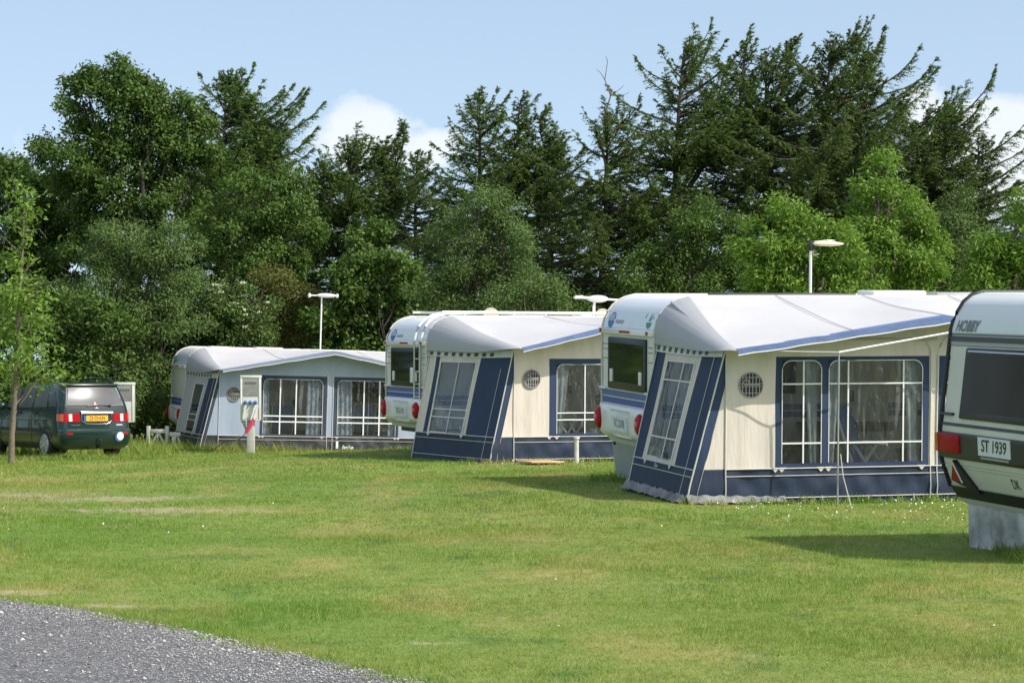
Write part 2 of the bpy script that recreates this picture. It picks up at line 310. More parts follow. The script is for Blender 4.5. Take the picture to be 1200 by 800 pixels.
def modern_caravan(un, label, Lg=6.4, skirt=False, ladder=False, plate='TC 2278', emblem2=False, window=True, lv0=.2, lv1=2.02):
    root = unit_empty('caravan', un); tag(root, label, 'caravan', 'caravans on the camping pitches'); P = PM
    bd = caravan_body(P, Lg, shell, root)
    rear_solid(P, .05, W-.05, 2.075, 2.50, .004, 14).map(FL).build('rear_pod', podm, root, 60)
    o = rear_solid(P, -.03, W+.02, 1.985, 2.062, lambda v, z: .06, 4).map(FL).build('light_ledge', white, root, 40, .012)
    rear_solid(P, .95, 1.4, 2.01, 2.04, .066, 2).map(FL).build('brake_light', redl, o)
    for v in (.04, W-.2): rear_solid(P, v, v+.08, 2.0, 2.05, .066, 2).map(FL).build('marker_light', redl, o)
    for z in (1.83, 1.76, 1.63):
        mb = MB()
        rear_solid(P, .02, .30, z, z+.012, .003, 1).map(FL).build('pinstripe', inkg, root, 0); rear_solid(P, 2.05, W-.02, z, z+.012, .003, 1).map(FL).build('pinstripe', inkg, root, 0)
    # window
    if window:
        mb = rear_solid(P, .34, 2.0, 1.22, 1.94, .035, 6); fr = mb.map(FL).build('window', blackp, root, 40, .02)
        rear_solid(P, .44, 1.90, 1.33, 1.86, .041, 6).map(FL).build('pane', glassd, fr, 40)
    for v in (.5, 1.78) if window else (): rear_solid(P, v, v+.10, 1.32, 1.50, .06, 2).map(FL).build('latch', white, fr, 40, .012)
    for v in (-.02, 2.0): rear_solid(P, v, v+.26, 1.20, 1.235, .05, 1).map(FL).build('grab_handle', white, root, 40, .01)
    rear_solid(P, 0.01, W-.01, 1.115, 1.20, .004, 1).map(FL).build('stripe', blue_l, root, 0)
    rear_solid(P, 0.01, W-.01, 1.015, 1.10, .004, 1).map(FL).build('stripe', blue_s, root, 0)
    def bo(v, z):
        a = max(0, 1-abs((v-W/2)/(W/2+.05))**7); b = max(0, 1-abs((z-.78)/.25)**4)
        rec = .045*max(0, 1-((v-1.15)/.48)**4) * (1 if .6 < z < .95 else 0)
        return .015+.125*a*(.25+.75*b)-rec
    bp = rear_solid(P, -.04, W+.03, .53, 1.0, bo, 20, 40).map(FL).build('bumper', white, root, 50)
    for v in (lv0, lv1):
        lp = rear_ellipse(P, v, .80, .16, .155, .10, .075).map(FL).build('tail_light', redl, bp, 60)
        rear_ellipse(P, v, .80, .055, .05, .165, .03).map(FL).build('reflector', mat('lamp_core', (.65,.12,.14), .1, coat=.5), lp, 60)
    pl = rear_solid(P, .82, 1.46, .66, .86, .13, 1).map(FL).build('licence_plate', platew, bp, 0)
    cz = .765
    if plate: text_mesh('plate_text', plate, .15, lambda x, y: FL((np.interp(cz, *P)-.135, 1.14+x, cz+y)), inkg, pl, sx=.85)
    # emblem: blue roundel with a pale waterline, and a small name beside it
    mb = MB(); zc = 2.17
    def semi(v, up, r, mb, mi):
        a0, a1 = (.12, math.pi-.12) if up else (math.pi+.0, 2*math.pi)
        pts = [(np.interp(zc+r*math.sin(t), *P)-.0075, v+r*1.35*math.cos(t), zc+r*math.sin(t)*1.05) for t in np.linspace(a0, a1, 14)]
        mb.face(pts, mi)
    semi(.34, False, .10, mb, 0); semi(.34, True, .11, mb, 1)
    o = mb.map(FL).build('emblem', [emblemb, blue_l], root, 0)
    mb = MB()
    for z in (.025, .05, .075): mb.face([(np.interp(zc+zz, *P)-.0095, v, zc+zz) for v, zz in ((.24, z), (.44, z), (.44, z+.012), (.24, z+.012))])
    mb.map(FL).build('wave', white, o, 0)
    text_mesh('name_text', 'ixuxce', .11, lambda x, y: FL((np.interp(2.16+y, *P)-.008, .72+x, 2.165+y)), inkg, root, .25, 1.25)
    if emblem2:
        mb = MB(); semi(2.0, False, .08, mb, 0); o2 = mb.map(FL).build('emblem', emblemg, root, 0)
        mb = MB()
        for v, z0, z1, wd in ((2.0, 2.19, 2.29, .05), (1.78, 2.23, 2.30, .02), (2.1, 2.22, 2.26, .02)):
            mb.face([(np.interp(z, *P)-.008, v+s*wd, z) for s, z in ((-1, z0), (1, z0), (.3, z1), (-.3, z1))])
        mb.map(FL).build('mark', mat('mark_green', (.10,.22,.20), .4), o2, 0)
    side_rail(P, Lg, W+.004, root); side_rail(P, Lg, -.004, root)
    # lawn side, seen through the awning: window, stripes, door
    for u0, u1 in ((.9, 2.0), (4.2, 5.3)):
        mb = MB(); mb.box((u0, W-.01, 1.22), (u1, W+.03, 1.85)); f2 = mb.map(FL).build('window', blackp, root, 40, .015)
        mb = MB(); mb.box((u0+.06, W, 1.28), (u1-.06, W+.035, 1.79)); mb.map(FL).build('pane', glassd, f2, 0)
    mb = MB(); mb.box((2.7, W-.01, .52), (3.32, W+.02, 2.2)); dr = mb.map(FL).build('door', white, root, 40, .02)
    mb = MB(); mb.box((2.78, W+.03, 1.1), (2.84, W+.05, 1.25)); mb.map(FL).build('handle', blackp, dr)
    for z, m in ((1.0, blue_l), (.9, blue_s)):
        mb = MB(); mb.box((.1, W-.01, z), (2.66, W+.006, z+.08)); mb.box((3.36, W-.01, z), (Lg-.2, W+.006, z+.08)); mb.map(FL).build('stripe', m, root, 0)
    caravan_wheel(root, Lg*.52)
    for u, v in ((.55, .4), (.55, W-.4), (Lg-.6, .4), (Lg-.6, W-.4)):
        mb = MB(); mb.bar((u+.25, v, .45), (u-.05, v, .02), .05, .05); mb.box((u-.13, v-.08, -.02), (u+.05, v+.08, .03)); mb.bar((u-.12, v, .46), (u-.03, v, .12), .03, .03)
        mb.map(FL).build('steady_leg', darkg, root)
    mb = MB(); mb.box((.25, .15, .36), (Lg-.3, W-.15, .46)); mb.map(FL).build('chassis', darkg, root)
    if skirt:
        rear_solid(([-.06,.5],[.21,.13]), .06, W-.06, -.06, .5, .012, 4).map(FL).build('rear_skirt', skirtg, root, 0)
        rear_solid(([-.06,.54],[.10,.10]), .02, W-.02, .50, .535, .012, 1).map(FL).build('skirt_rail', white, root, 0)
        mb = MB()
        for k in (0, W-.03): mb.box((.22, .04 if k == 0 else k-.05, -.05), (Lg-.4, .06 if k == 0 else k-.03, .47))
        mb.map(FL).build('side_skirt', skirtg, root, 0)
        rear_ellipse(([0,1],[.14,.14]), .2, .43, .035, .025, .012, .03).map(FL).build('skirt_clip', blackp, root)
    return root, bd
def roof_hatch(root, u, v, lu, lv, h, m, name='roof_hatch', z0=2.5):
    mb = MB(); mb.box((u, v, z0-.02), (u+lu, v+lv, z0+h)); return mb.map(FL).build(name, m, root, 40, min(.03, h*.4))

U1 = (-9.03, 63.15, -.045, .294, .022, .023); U2 = (-2.40, 45.6, .302, .375, .018, -.002)
U3 = (1.279, 33.95, .326, .265, .043, -.008); U4 = (4.25, 23.41, .04, .274, .034, .0)
k1, _ = modern_caravan(U1, 'white caravan behind the pale blue awning, farthest left, half hidden by a young tree side', plate='', window=False)
k1['label'] = 'caravan behind the pale blue awning, its white rear in shade beside the dark hedge'
roof_hatch(k1, .75, .9, .5, .6, .06, white); roof_hatch(k1, 1.9, 1.2, .7, .6, .07, white); roof_hatch(k1, 3.2, 1.1, 1.6, .7, .05, white, 'roof_unit')
k2, b2 = modern_caravan(U2, 'white caravan with a ladder and roof rack, behind the middle cream awning', plate='TB 2178')
k3, b3 = modern_caravan(U3, 'white caravan with grey rear skirt and blue stripe, behind the largest cream awning', skirt=True, plate='TC 2278', emblem2=True)
# ladder and roof rack of the middle caravan
P = PM; mb = MB(); vA, vB = 1.82, 2.12
for v in (vA, vB): mb.tube([(-.07, v, .98), (-.07, v, 1.98), (-.09, v, 2.06)], .02)
for z in np.arange(1.05, 2.0, .23): mb.tube([(-.07, vA, z), (-.07, vB, z)], .014)
lad = mb.map(FL).build('ladder', alu, k2, 60)
mb = MB(); mb.box((-.12, 1.70, 1.30), (-.085, 1.84, 1.58)); mb.map(FL).build('ladder_guard', white, lad, 40, .01)
mb = MB()
for v in (1.78, 2.14):
    pr = [(u-.055, v, z+.05) for z, u in zip(*P) if z > 2.03]; mb.tube([(pr[0][0], v, 2.05)]+pr+[(.7, v, 2.58), (1.2, v, 2.60)], .028)
for v in (.5, 2.14): mb.tube([(.35, v, 2.60), (5.0, v, 2.60), (5.5, v, 2.53)], .022)
for u in (.5, 1.6, 2.7, 3.8, 4.9): mb.tube([(u, .5, 2.60), (u, 2.14, 2.60)], .016)
for u in (.8, 2.4, 4.0):
    for v in (.5, 2.14): mb.tube([(u, v, 2.5), (u, v, 2.60)], .015)
mb.map(FL).build('roof_rack', white, k2, 60)
for u in (1.35, 3.6):
    mb = MB(); mb.disc((u, 2.0, 2.54), (0,1,0), .15, .15, .05, 24); mb.map(FL).build('rack_disc', mat('pale_disc', (.52,.48,.36), .5), k2)
roof_hatch(k2, 2.0, .8, .7, .7, .06, white); roof_hatch(k2, 3.4, 1.0, .5, .5, .08, white)
mb = MB(); mb.disc((4.1, 1.55, 2.50), (0,0,1), .05, .045, .16, 14); mb.disc((4.1, 1.55, 2.66), (0,0,1), .07, .07, .03, 14); mb.map(FL).build('roof_flue', white, k2)
# roof fittings of the large caravan
roof_hatch(k3, 1.2, 1.0, 1.9, .8, .06, darkg, 'solar_panel'); roof_hatch(k3, 3.35, 1.2, .8, .6, .10, white); roof_hatch(k3, 4.3, 1.1, 1.0, .7, .075, greym, 'roof_unit')

# old caravan at the right edge
P = PO; k4 = tag(unit_empty('caravan', U4), 'old cream caravan with black bumper band, red triangle reflector and dirty grey skirt', 'caravan', 'caravans on the camping pitches')
caravan_body(P, 5.2, oldshell, k4)
rear_solid(P, .02, W-.02, 2.085, 2.475, .004, 12).map(FL).build('rear_pod', mat('old_pod', (.72,.77,.78), .35, .06, 2, coat=.2), k4, 60)
def band(z0, z1, m, name='stripe', off=.006, v0=.0, v1=W, nz=2): return rear_solid(P, v0, v1, z0, z1, off, nz).map(FL).build(name, m, k4, 30)
band(2.06, 2.078, inkg); band(2.0, 2.05, darkg, 'trim_band', .012); band(1.978, 1.992, greym); band(1.957, 1.967, inkg)
band(1.185, 1.215, darkg)
wf = rear_solid(P, .40, W-.40, 1.262, 1.942, .03, 10).map(FL).build('window', blackp, k4, 40, .03)
rear_solid(P, .47, W-.47, 1.335, 1.895, .036, 10).map(FL).build('pane', glassb, wf, 40)
rear_solid(P, .47, W-.47, 1.906, 1.918, .036, 1).map(FL).build('window_trim', alu, wf, 0)
rear_solid(P, -.01, .26, 1.285, 1.31, .03, 1).map(FL).build('grab_handle', blackp, k4, 0)
bm4 = rear_solid(P, -.015, W+.015, .87, 1.125, .03, 6).map(FL).build('bumper', blackp, k4, 40, .02)
for v0, v1 in ((-.035, .46), (W-.46, W+.035)):
    lp = rear_solid(P, v0, v1, .925, 1.11, .045, 3).map(FL).build('tail_light', redl, bm4, 40, .015)
    a, b = (v0-.004, v0+.055) if v0 < 0 else (v1-.055, v1+.004)
    rear_solid(P, a, b, .929, 1.106, .049, 3).map(FL).build('indicator', orangel, lp, 40)
pl = rear_solid(P, .86, 1.50, .94, 1.115, .04, 2).map(FL).build('licence_plate', platew, bm4, 0)
text_mesh('plate_text', 'ST 1939', .16, lambda x, y: FL((np.interp(1.03+y, *P)-.044, 1.18+x, 1.03+y)), ink, pl, .12, .95, .002)
rear_solid(P, .90, 1.46, .908, .928, .036, 1).map(FL).build('plate_strip', greym, bm4, 0)
for z in (.81, .78): band(z, z+.007, mat('old_line', (.50,.51,.42), .5), 'pinstripe', .004)
tb = MB(); zz = [.56, .83]
def rp(v, z, o): return (np.interp(z, *P)-o, v, z)
tri = [(.16,.655),(.66,.555),(.33,.862)]
tb.face([rp(v, z, .05) for v, z in tri]); 
for i in range(3): a, b = tri[i], tri[(i+1) % 3]; tb.face([rp(*a, .05), rp(*b, .05), rp(*b, -.01), rp(*a, -.01)])
rb = tb.map(FL).build('reflector_mount', blackp, k4, 0)
tb = MB(); tb.face([rp(v, z, .054) for v, z in ((.19,.668),(.40,.642),(.32,.832))]); rr = tb.map(FL).build('triangle_reflector', redl, rb, 0)
tb = MB(); tb.tube([rp(v, z, .056) for v, z in ((.40,.642),(.32,.832))], .008, 6); tb.map(FL).build('reflector_edge', white, rr)
text_mesh('sticker_text', 'DK', .13, lambda x, y: FL((np.interp(.70+y, *P)-.006, 1.44+x, .70+y)), ink, k4, -.25, .85)
band(.475, .59, blackp, 'lower_band', .008); band(.597, .606, mat('old_line', (.50,.51,.42)), 'pinstripe', .007)
band(.44, .468, oldshell, 'lower_trim', .010)
text_mesh('name_text', 'HOBBY', .155, lambda x, y: FL((np.interp(2.145+y, *P)-.014, .33+x, 2.145+y)), inkg, k4, .25, .92, .003)
SK = ([-.10,.42],[.235,.19])
rear_solid(SK, .12, W-.12, -.08, .42, lambda v, z: .01+.02*math.sin(9*v+3*z)*(1-max(z, 0)/.45)+.012*math.sin(23*v), 8, 40).map(FL).build('rear_skirt', skirtd, k4, 60)
side_rail(P, 5.2, -.004, k4, blackp, .022); side_rail(P, 5.2, W+.004, k4, blackp, .022)
mb = MB()
for v in (.10, W-.13): mb.box((.34, v, -.06), (4.7, v+.03, .42))
mb.map(FL).build('side_skirt', skirtd, k4, 0)
caravan_wheel(k4, 2.8); roof_hatch(k4, 2.2, .9, .6, .6, .07, white, z0=2.47)
for v in (.5, 1.6):
    mb = MB(); mb.box((1.0 if v < 1 else 3.0, W-.01, 1.2), (2.2 if v < 1 else 4.2, W+.03, 1.85)); f2 = mb.map(FL).build('window', blackp, k4, 40, .015)
    mb = MB(); mb.box((1.06 if v < 1 else 3.06, W, 1.27), (2.14 if v < 1 else 4.14, W+.035, 1.79)); mb.map(FL).build('pane', glassb, f2, 0)
mb = MB(); mb.box((.3, .15, .36), (4.9, W-.15, .44)); mb.map(FL).build('chassis', darkg, k4)

# ---------------------------------------------------------------- awnings
def awning(un, g, label):
    root = tag(unit_empty('awning', un), label, 'awning', 'awnings on the caravans')
    D, u0, uf, ub, half, rise = g['D'], g['u0'], g['uf'], g['ub'], g['half'], g['rise']
    vf = W+D; ez = g.get('ez', 1.92); zs = g.get('zs', .43); UR = u0+2*half; ov = .42; zb = -.07
    c_, d_, t_ = g['body'], g['dark'], g['trim']; mud = g.get('mud', d_)
    P = PM
    # --- roof: the canvas runs from the caravan's edge rail to the front eave
    rail = [(u-.012, W+.012, z+.01) for z, u in zip(*P) if z >= 2.0]
    rail = [(rail[0][0], W+.012, 1.9)]+rail
    rl = [(u, W+.012, 2.53) for u in np.linspace(.72, 2*half-.4, 9)]
    railR = [(UR+.35-.55*k, W+.012, 2.53-.6*(1-k)**2) for k in np.linspace(1, 0, 8)]
    Rl = [Vector(p) for p in rail+rl+railR]
    def fe(x): return Vector((u0+x, vf+ov, ez+.005+rise*(1-abs(x-half)/half)-.06*ov))
    n = len(Rl); nA = len(rail); El = []
    for i in range(n):
        if i < nA: El.append(fe(0)+Vector((-.012*(nA-i), -.0*(i), -.001*i)))
        elif i >= n-len(railR): El.append(fe(2*half)+Vector((.01*(i-(n-len(railR))), 0, 0)))
        else: El.append(fe(2*half*(i-nA+.0)/(len(rl)-1) if len(rl) > 1 else half))
    def loft(i0, i1, sub, mb, sag, mi=0):
        ii = np.linspace(i0, i1, (i1-i0)*sub+1); rows = []
        for k in range(13):
            t = k/12; row = []
            for q in ii:
                j = min(int(q), n-2); f = q-j
                a = Rl[j].lerp(Rl[j+1], f); b = El[j].lerp(El[j+1], f); p = a.lerp(b, t)
                p.z -= sag*math.sin(math.pi*t)+.012*math.sin(3.1*p.x+1.7*p.y)*math.sin(math.pi*t); row.append(p)
            rows.append(row)
        mb.grid(rows, mi)
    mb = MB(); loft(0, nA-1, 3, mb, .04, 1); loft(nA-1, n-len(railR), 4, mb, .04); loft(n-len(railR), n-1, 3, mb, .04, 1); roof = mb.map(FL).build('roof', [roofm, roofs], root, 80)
    for x in (half*.55, half, half*1.45):
        a = Vector((u0+x, W+.02, 2.537)); b = fe(x); mb = MB()
        mb.tube([a.lerp(b, t)+Vector((0,0,.004-.035*math.sin(math.pi*t)-.012*math.sin(3.1*a.lerp(b, t).x+1.7*a.lerp(b, t).y)*math.sin(math.pi*t))) for t in np.linspace(0, 1, 12)], .005, 5); mb.map(FL).build('roof_seam', greym, roof)
    # --- front eave trim: sloping top strip and hanging fascia, wider towards the middle
    mb = MB(); N = 28; r0, r1, r2, r3 = [], [], [], []
    for i in range(N+1):
        x = 2*half*i/N; p = fe(x); wd = .055+.075*(1-abs(x-half)/half); wv = .006*math.sin(9*x)
        r0.append(p+Vector((0, -wd*1.6, .012))); r1.append(p+Vector((0, .012, .006+wv))); r2.append(p+Vector((0, .016, -.045-.3*wd+wv))); r3.append(p+Vector((0, .0, -.045-.3*wd)))
    mb.grid([r0, r1, r2, r3]); tr = mb.map(FL).build('eave_trim', t_, root, 40)
    mb = MB(); mb.tube([p+Vector((0,.004,-.004)) for p in r2], .010, 6); mb.map(FL).build('eave_piping', piping, tr, 60)
    # --- front wall
    def ztop(x): return ez+rise*(1-abs(x-half)/half)-.035
    def ul(z): return u0+(uf-u0)*max(0., 1-max(z, 0)/ez)
    def dsp(p):
        e = min(1, max(0, (p.z-zs)/.15)) if p.z > zs else 0
        lo = 1-abs(2*max(p.z, 0)/zs-1) if p.z < zs else 0
        return Vector((p.x, p.y+(.008*math.sin(5*p.x+2*math.sin(2.3*p.z))+.006*math.sin(13*p.x+3*math.sin(1.7*p.z+p.x)))*e*max(0, min(1, (ez+.3-p.z)/.4))+lo*(.018*math.sin(4.7*p.x+3*p.z+1.5*math.sin(2*p.x))+.016*math.sin(11*p.x-7*p.z+2*math.sin(3*p.x))+.010*math.sin(19*p.x+9*p.z)), p.z))
    top = MB(); B = MB(); S = MB(); sx0, sx1, zst = g['surround']; wins = g['windows']; zw0, zw1 = g['zw']
    for mir in (0, 1):
        X = (lambda x: u0+x) if not mir else (lambda x: UR-x)
        br = sorted({0., half, sx0, sx1, *[w_[0] for w_ in wins], *[w_[1] for w_ in wins]})
        for a, b in zip(br, br[1:]):
            m_ = (a+b)/2; inw = any(w_[0] < m_ < w_[1] for w_ in wins); ins = sx0 < m_ < sx1
            def pa(mbx, z0a, z0b, z1a, z1b, nv=6): patch(mbx, (X(a), vf, z0a), (X(b), vf, z0b), (X(b), vf, z1b), (X(a), vf, z1a), max(2, int((b-a)/.045)), nv, 0, dsp)
            pa(S, zb, zb, zs, zs, 8)
            if ins:
                pa(top, zst, zst, ztop(a), ztop(b), 4)
                if inw: pa(B, zs, zs, zw0, zw0, 2); pa(B, zw1, zw1, zst, zst, 2)
                else: pa(B, zs, zs, zst, zst, 10)
            else: pa(top, zs, zs, ztop(a), ztop(b), 12)
        for w0, w1, bx, bz in wins:     # rounded upper corners of each window
            r = g.get('wr', .12)
            for cx, sg in ((w0, 1), (w1, -1)):
                arc = [(cx+sg*(r-r*math.cos(t)), zw1-r+r*math.sin(t)) for t in np.linspace(0, math.pi/2, 7)]
                B.face([dsp(Vector((X(x), vf, z))) for x, z in arc+[(cx, zw1)]])
    # slanted corner triangles with the coloured edge band
    tri = MB(); bw = g.get('edge', .13); Cns = []
    for mir in (0, 1):
        Cn = MB(); Cns.append(Cn)
        q = (lambda p: p) if not mir else (lambda p: (2*u0+2*half-p[0], p[1], p[2]))
        def L_(z, o=0.): return dsp(Vector(q((min(ul(z)+o, u0), vf, z))))
        zz = np.linspace(zs, ez-.035, 13)
        for z0, z1 in zip(zz, zz[1:]):
            Cn.face([L_(z0), L_(z0, bw), L_(z1, bw), L_(z1)]); tri.face([L_(z0, bw), dsp(Vector(q((u0, vf, z0)))), dsp(Vector(q((u0, vf, z1)))), L_(z1, bw)])
        zk = np.linspace(zb, zs, 9)
        for z0, z1 in zip(zk, zk[1:]): S.face([L_(z0), dsp(Vector(q((u0, vf, z0)))), dsp(Vector(q((u0, vf, z1)))), L_(z1)])
    # the column also wraps onto the side wall; side walls: s runs from the caravan (0) to the front (1)
    def sidept(s, z, off=0., mir=0):
        t = z/1.9; ut = .05+(u0-.05)*s; ubm = ub+(uf-ub)*s; u = ubm+(ut-ubm)*t-off
        v = W+.01+(D-.01)*s
        if mir: u = 2*u0+2*half-u
        return (u, v, z+ (0.0))
    SB = MB()
    def sp_(mbx, s0, s1, z0, z1, mir=0, nz=6): mbx.grid([[sidept(s, z, .008*math.sin(7*s+3*z), mir) for s in np.linspace(s0, s1, 6)] for z in np.linspace(z0, z1, nz+1)]); return mbx
    ze = 1.9
    sw0, sw1, sz0, sz1 = g['sidewin']; sc_ = g.get('sidebody', c_)
    for s0, s1, kind in g['side']:
        if kind == 'w': sp_(SB, s0, sw0, zs, ze); sp_(SB, sw1, s1, zs, ze); sp_(SB, sw0, sw1, sz1, ze, nz=2); sp_(SB, sw0, sw1, zs, sz0, nz=1)
    sb = SB.map(FL).build('side_panel', sc_, root, 40)
    for s0, s1, kind in g['side']:
        if kind != 'w': sp_(MB(), s0, s1, zs, ze).map(FL).build('side_band', sc_ if kind == 'b' else d_, sb, 40)
    sr = sp_(MB(), 0, .8, zs, ze, 1).map(FL).build('side_panel', sc_, root, 40); sp_(MB(), .8, 1, zs, ze, 1).map(FL).build('side_band', d_, sr, 40)
    for mir in (0, 1): sp_(MB(), 0, 1, zb, zs, mir).map(FL).build('side_skirt', mud, root, 40)
    top.v = [Vector(p) for p in top.v]
    for m_ in (tri,): top_n = len(top.v); top.v += m_.v; top.f += [tuple(i+top_n for i in f) for f in m_.f]; top.m += m_.m
    fp = top.map(FL).build('front_panel', c_, root, 40)
    B.map(FL).build('window_surround', d_, fp, 40)
    S.map(FL).build('front_skirt', mud, root, 40)
    for Cn in Cns: Cn.map(FL).build('corner_band', d_, root, 40)
    # windows with glazing bars
    for mir in (0, 1):
        X = (lambda x: u0+x) if not mir else (lambda x: UR-x)
        for w0, w1, bx, bz in wins:
            a, b = sorted((X(w0), X(w1))); mb = MB(); patch(mb, (a-.01, vf-.012, zw0-.01), (b+.01, vf-.012, zw0-.01), (b+.01, vf-.012, zw1+.01), (a-.01, vf-.012, zw1+.01), 10, 10, 0)
            pn = mb.map(FL).build('window', g.get('foil', foil), root, 40)
            mb = MB(); bwid = g.get('bw', .018)
            for x in bx: mb.box((X(x)-bwid/2, vf-.006, zw0), (X(x)+bwid/2, vf+.012, zw1))
            for z in bz: mb.box((a, vf-.004, z-bwid/2), (b, vf+.014, z+bwid/2))
            r = g.get('wr', .12)
            for sg, cx in ((1, a), (-1, b)): mb.tube([(cx, vf+.006, zw0), (cx, vf+.006, zw1-r)]+[(cx+sg*(r-r*math.cos(t)), vf+.006, zw1-r+r*math.sin(t)) for t in np.linspace(.2, math.pi/2, 6)], .006, 5)
            mb.tube([(a+r, vf+.006, zw1), (b-r, vf+.006, zw1)], .006, 5)
            mb.map(FL).build('glazing_bar', barw, pn, 40)
    sw0, sw1, sz0, sz1 = g['sidewin']; mb = MB(); mb.grid([[sidept(s, z, -.006) for s in np.linspace(sw0-.01, sw1+.01, 5)] for z in np.linspace(sz0-.02, sz1+.02, 8)])
    pn = mb.map(FL).build('window', g.get('foils', foilg), sb, 40); mb = MB()
    for s in g['sbx']: mb.tube([sidept(s, sz0, .012), sidept(s, sz1, .012)], .007, 5)
    for z in g['sbz']: mb.tube([sidept(sw0, z, .012), sidept(sw1, z, .012)], .010, 5)
    for s in (sw0, sw1): mb.tube([sidept(s, sz0, .012), sidept(s, sz1, .012)], .009, 5)
    mb.tube([sidept(sw0, sz1, .012), sidept(sw1, sz1, .012)], .007, 5)
    mb.map(FL).build('glazing_bar', barw, pn, 60)
    # piping
    mb = MB()
    def ft(x0, z0, x1, z1, r=.008, k=10): mb.tube([dsp(Vector((u0+x0+(x1-x0)*t, vf, z0+(z1-z0)*t)))+Vector((0,.012,0)) for t in np.linspace(0, 1, k)], r, 5)
    ft(0, zb+.02, 0, ez-.12, .009); ft(2*half, zb+.02, 2*half, ez-.12, .009)
    ft(0, zs, 2*half, zs, .0075, 40); ft(0, zs-.09, 2*half, zs-.09, .005, 40); ft(0, .045, 2*half, .045, .007, 40)
    for x in (sx1+.02, 2*half-sx1-.02):
        sgn = 1 if x < half else -1; r = .42
        ft(x, zb+.02, x, zst+.0)
        mb.tube([(u0+x-sgn*(r-r*math.cos(t)), vf+.010, zst+r*.8*math.sin(t)*min(1, (ztop(x)-zst-.05)/(.8*r))) for t in np.linspace(0, 1.35, 9)], .007, 5)
    mb.tube([(ul(z), vf+.006, z) for z in np.linspace(zb, ez, 8)], .011, 5)
    mb.tube([(ul(z)+bw*.95, vf+.008, z) for z in np.linspace(zb, ez-.5, 8)], .003, 5)
    for z, r in ((zs, .008), (zs-.09, .0055), (.05, .006)): mb.tube([sidept(s, z, .012) for s in np.linspace(0, 1, 8)], r, 5)
    mb.tube([sidept(0.01, z, .008) for z in np.linspace(zb, ze, 8)], .010, 5)
    for s, z1_ in g.get('spipe', ((.88, ze-.1),)): mb.tube([sidept(s, z, .008) for z in np.linspace(zb, z1_, 8)], .005, 5)
    mb.map(FL).build('piping', piping, root, 60)
    mb = MB()
    for x in (sx0-.0, *[w_[0] for w_ in wins], *[w_[1] for w_ in wins]):
        for X in (u0+x, UR-x):
            mb.face([(X-.06, vf+.012, zs+.012), (X+.06, vf+.012, zs+.012), (X, vf+.012, zs-.05)])
    for s in (sw0, sw1): mb.face([sidept(s-.03, zs+.01, .014), sidept(s+.03, zs+.01, .014), sidept(s, zs-.06, .014)])
    mb.map(FL).build('flap_tab', piping, root, 0)
    # valance along the side eave: white strip with dark blocks
    mb = MB(); ns = 44
    def val(s, z): return sidept(s, z-.02*math.sin(math.pi*s), .022)
    for i in range(ns):
        a, b = i/ns, (i+1)/ns; dk = g.get('val', True) and i % 4 in (1, 2) and i < 36
        mb.face([val(a, 1.80), val(b, 1.80), val(b, 1.82), val(a, 1.82)], 0); mb.face([val(a, 1.885), val(b, 1.885), val(b, 1.925), val(a, 1.925)], 0)
        mb.face([val(a, 1.82), val(b, 1.82), val(b, 1.885), val(a, 1.885)], 1 if dk else 0)
    mb.map(FL).build('valance', [piping, darkg], root, 60)
    # round vent
    vx, vz, vr = g['vent']; c = Vector((u0+vx, vf, vz))
    mb = MB(); mb.disc((c.x, vf+.004, vz), (0,1,0), vr, vr, .008, 28); vn = mb.map(FL).build('vent', ventd, root, 0)
    mb = MB(); mb.tube([(c.x+vr*math.cos(t), vf+.014, vz+vr*math.sin(t)) for t in np.linspace(0, 2*math.pi, 29)], .009, 6)
    for x in (-.72,-.43,-.14,.14,.43,.72):
        h = vr*math.sqrt(1-x*x); mb.bar((c.x+x*vr, vf+.014, vz-h), (c.x+x*vr, vf+.014, vz+h), .010, .006)
    for z in (-.62,-.1,.12,.62):
        h = vr*math.sqrt(1-z*z); mb.bar((c.x-h, vf+.018, vz+z*vr), (c.x+h, vf+.018, vz+z*vr), .006, .009)
    mb.tube([(c.x-.45*vr+.24*vr*math.cos(t), vf+.022, vz+.12*vr+.32*vr*math.sin(t)) for t in np.linspace(0, math.pi, 9)], .008, 5)
    mb.bar((c.x-.6*vr, vf+.022, vz+.01), (c.x+.65*vr, vf+.022, vz+.01), .006, .018)
    mb.map(FL).build('vent_grille', mat('vent_bar', (.36,.36,.35), .6), vn, 60)
    # curtains behind the windows
    for mir in (0, 1):
        X = (lambda x: u0+x) if not mir else (lambda x: UR-x)
        for x0, x1, x0b, x1b in g['curtains']:
            rows = [[(X(a+(b-a)*t), vf-.07+.022*math.sin(t*(x1-x0)*55)*(.6+.4*(1-zq)), .25+(zw1+.06-.25)*zq) for t in np.linspace(0, 1, 40)] for zq in np.linspace(0, 1, 6) for a, b in [(x0b+(x0-x0b)*zq, x1b+(x1-x1b)*zq)]]
            mb = MB(); mb.grid(rows); mb.map(FL).build('curtain', g.get('cm', curt), root, 60)
    # frame poles
    mb = MB()
    for x in (0.05, half, 2*half-.05):
        mb.tube([(u0+x, vf-.05, 0), (u0+x, vf-.05, ztop(x)-.02)], .014); mb.tube([(u0+x, vf-.05, ztop(x)-.02), (u0+x, W+.05, 2.45)], .014)
    mb.tube([(u0+.05, vf-.05, ez-.05), (u0+half, vf-.05, ez+rise-.06)], .014); mb.tube([(u0+half, vf-.05, ez+rise-.06), (UR-.05, vf-.05, ez-.05)], .014)
    mb.map(FL).build('frame_pole', alu, root, 60)
    mb = MB(); mb.box((ub+.4, W+.05, -.02), (UR, vf-.05, .012)); mb.map(FL).build('ground_sheet', woodd, root, 0)
    # pegs along the front edge
    mb = MB()
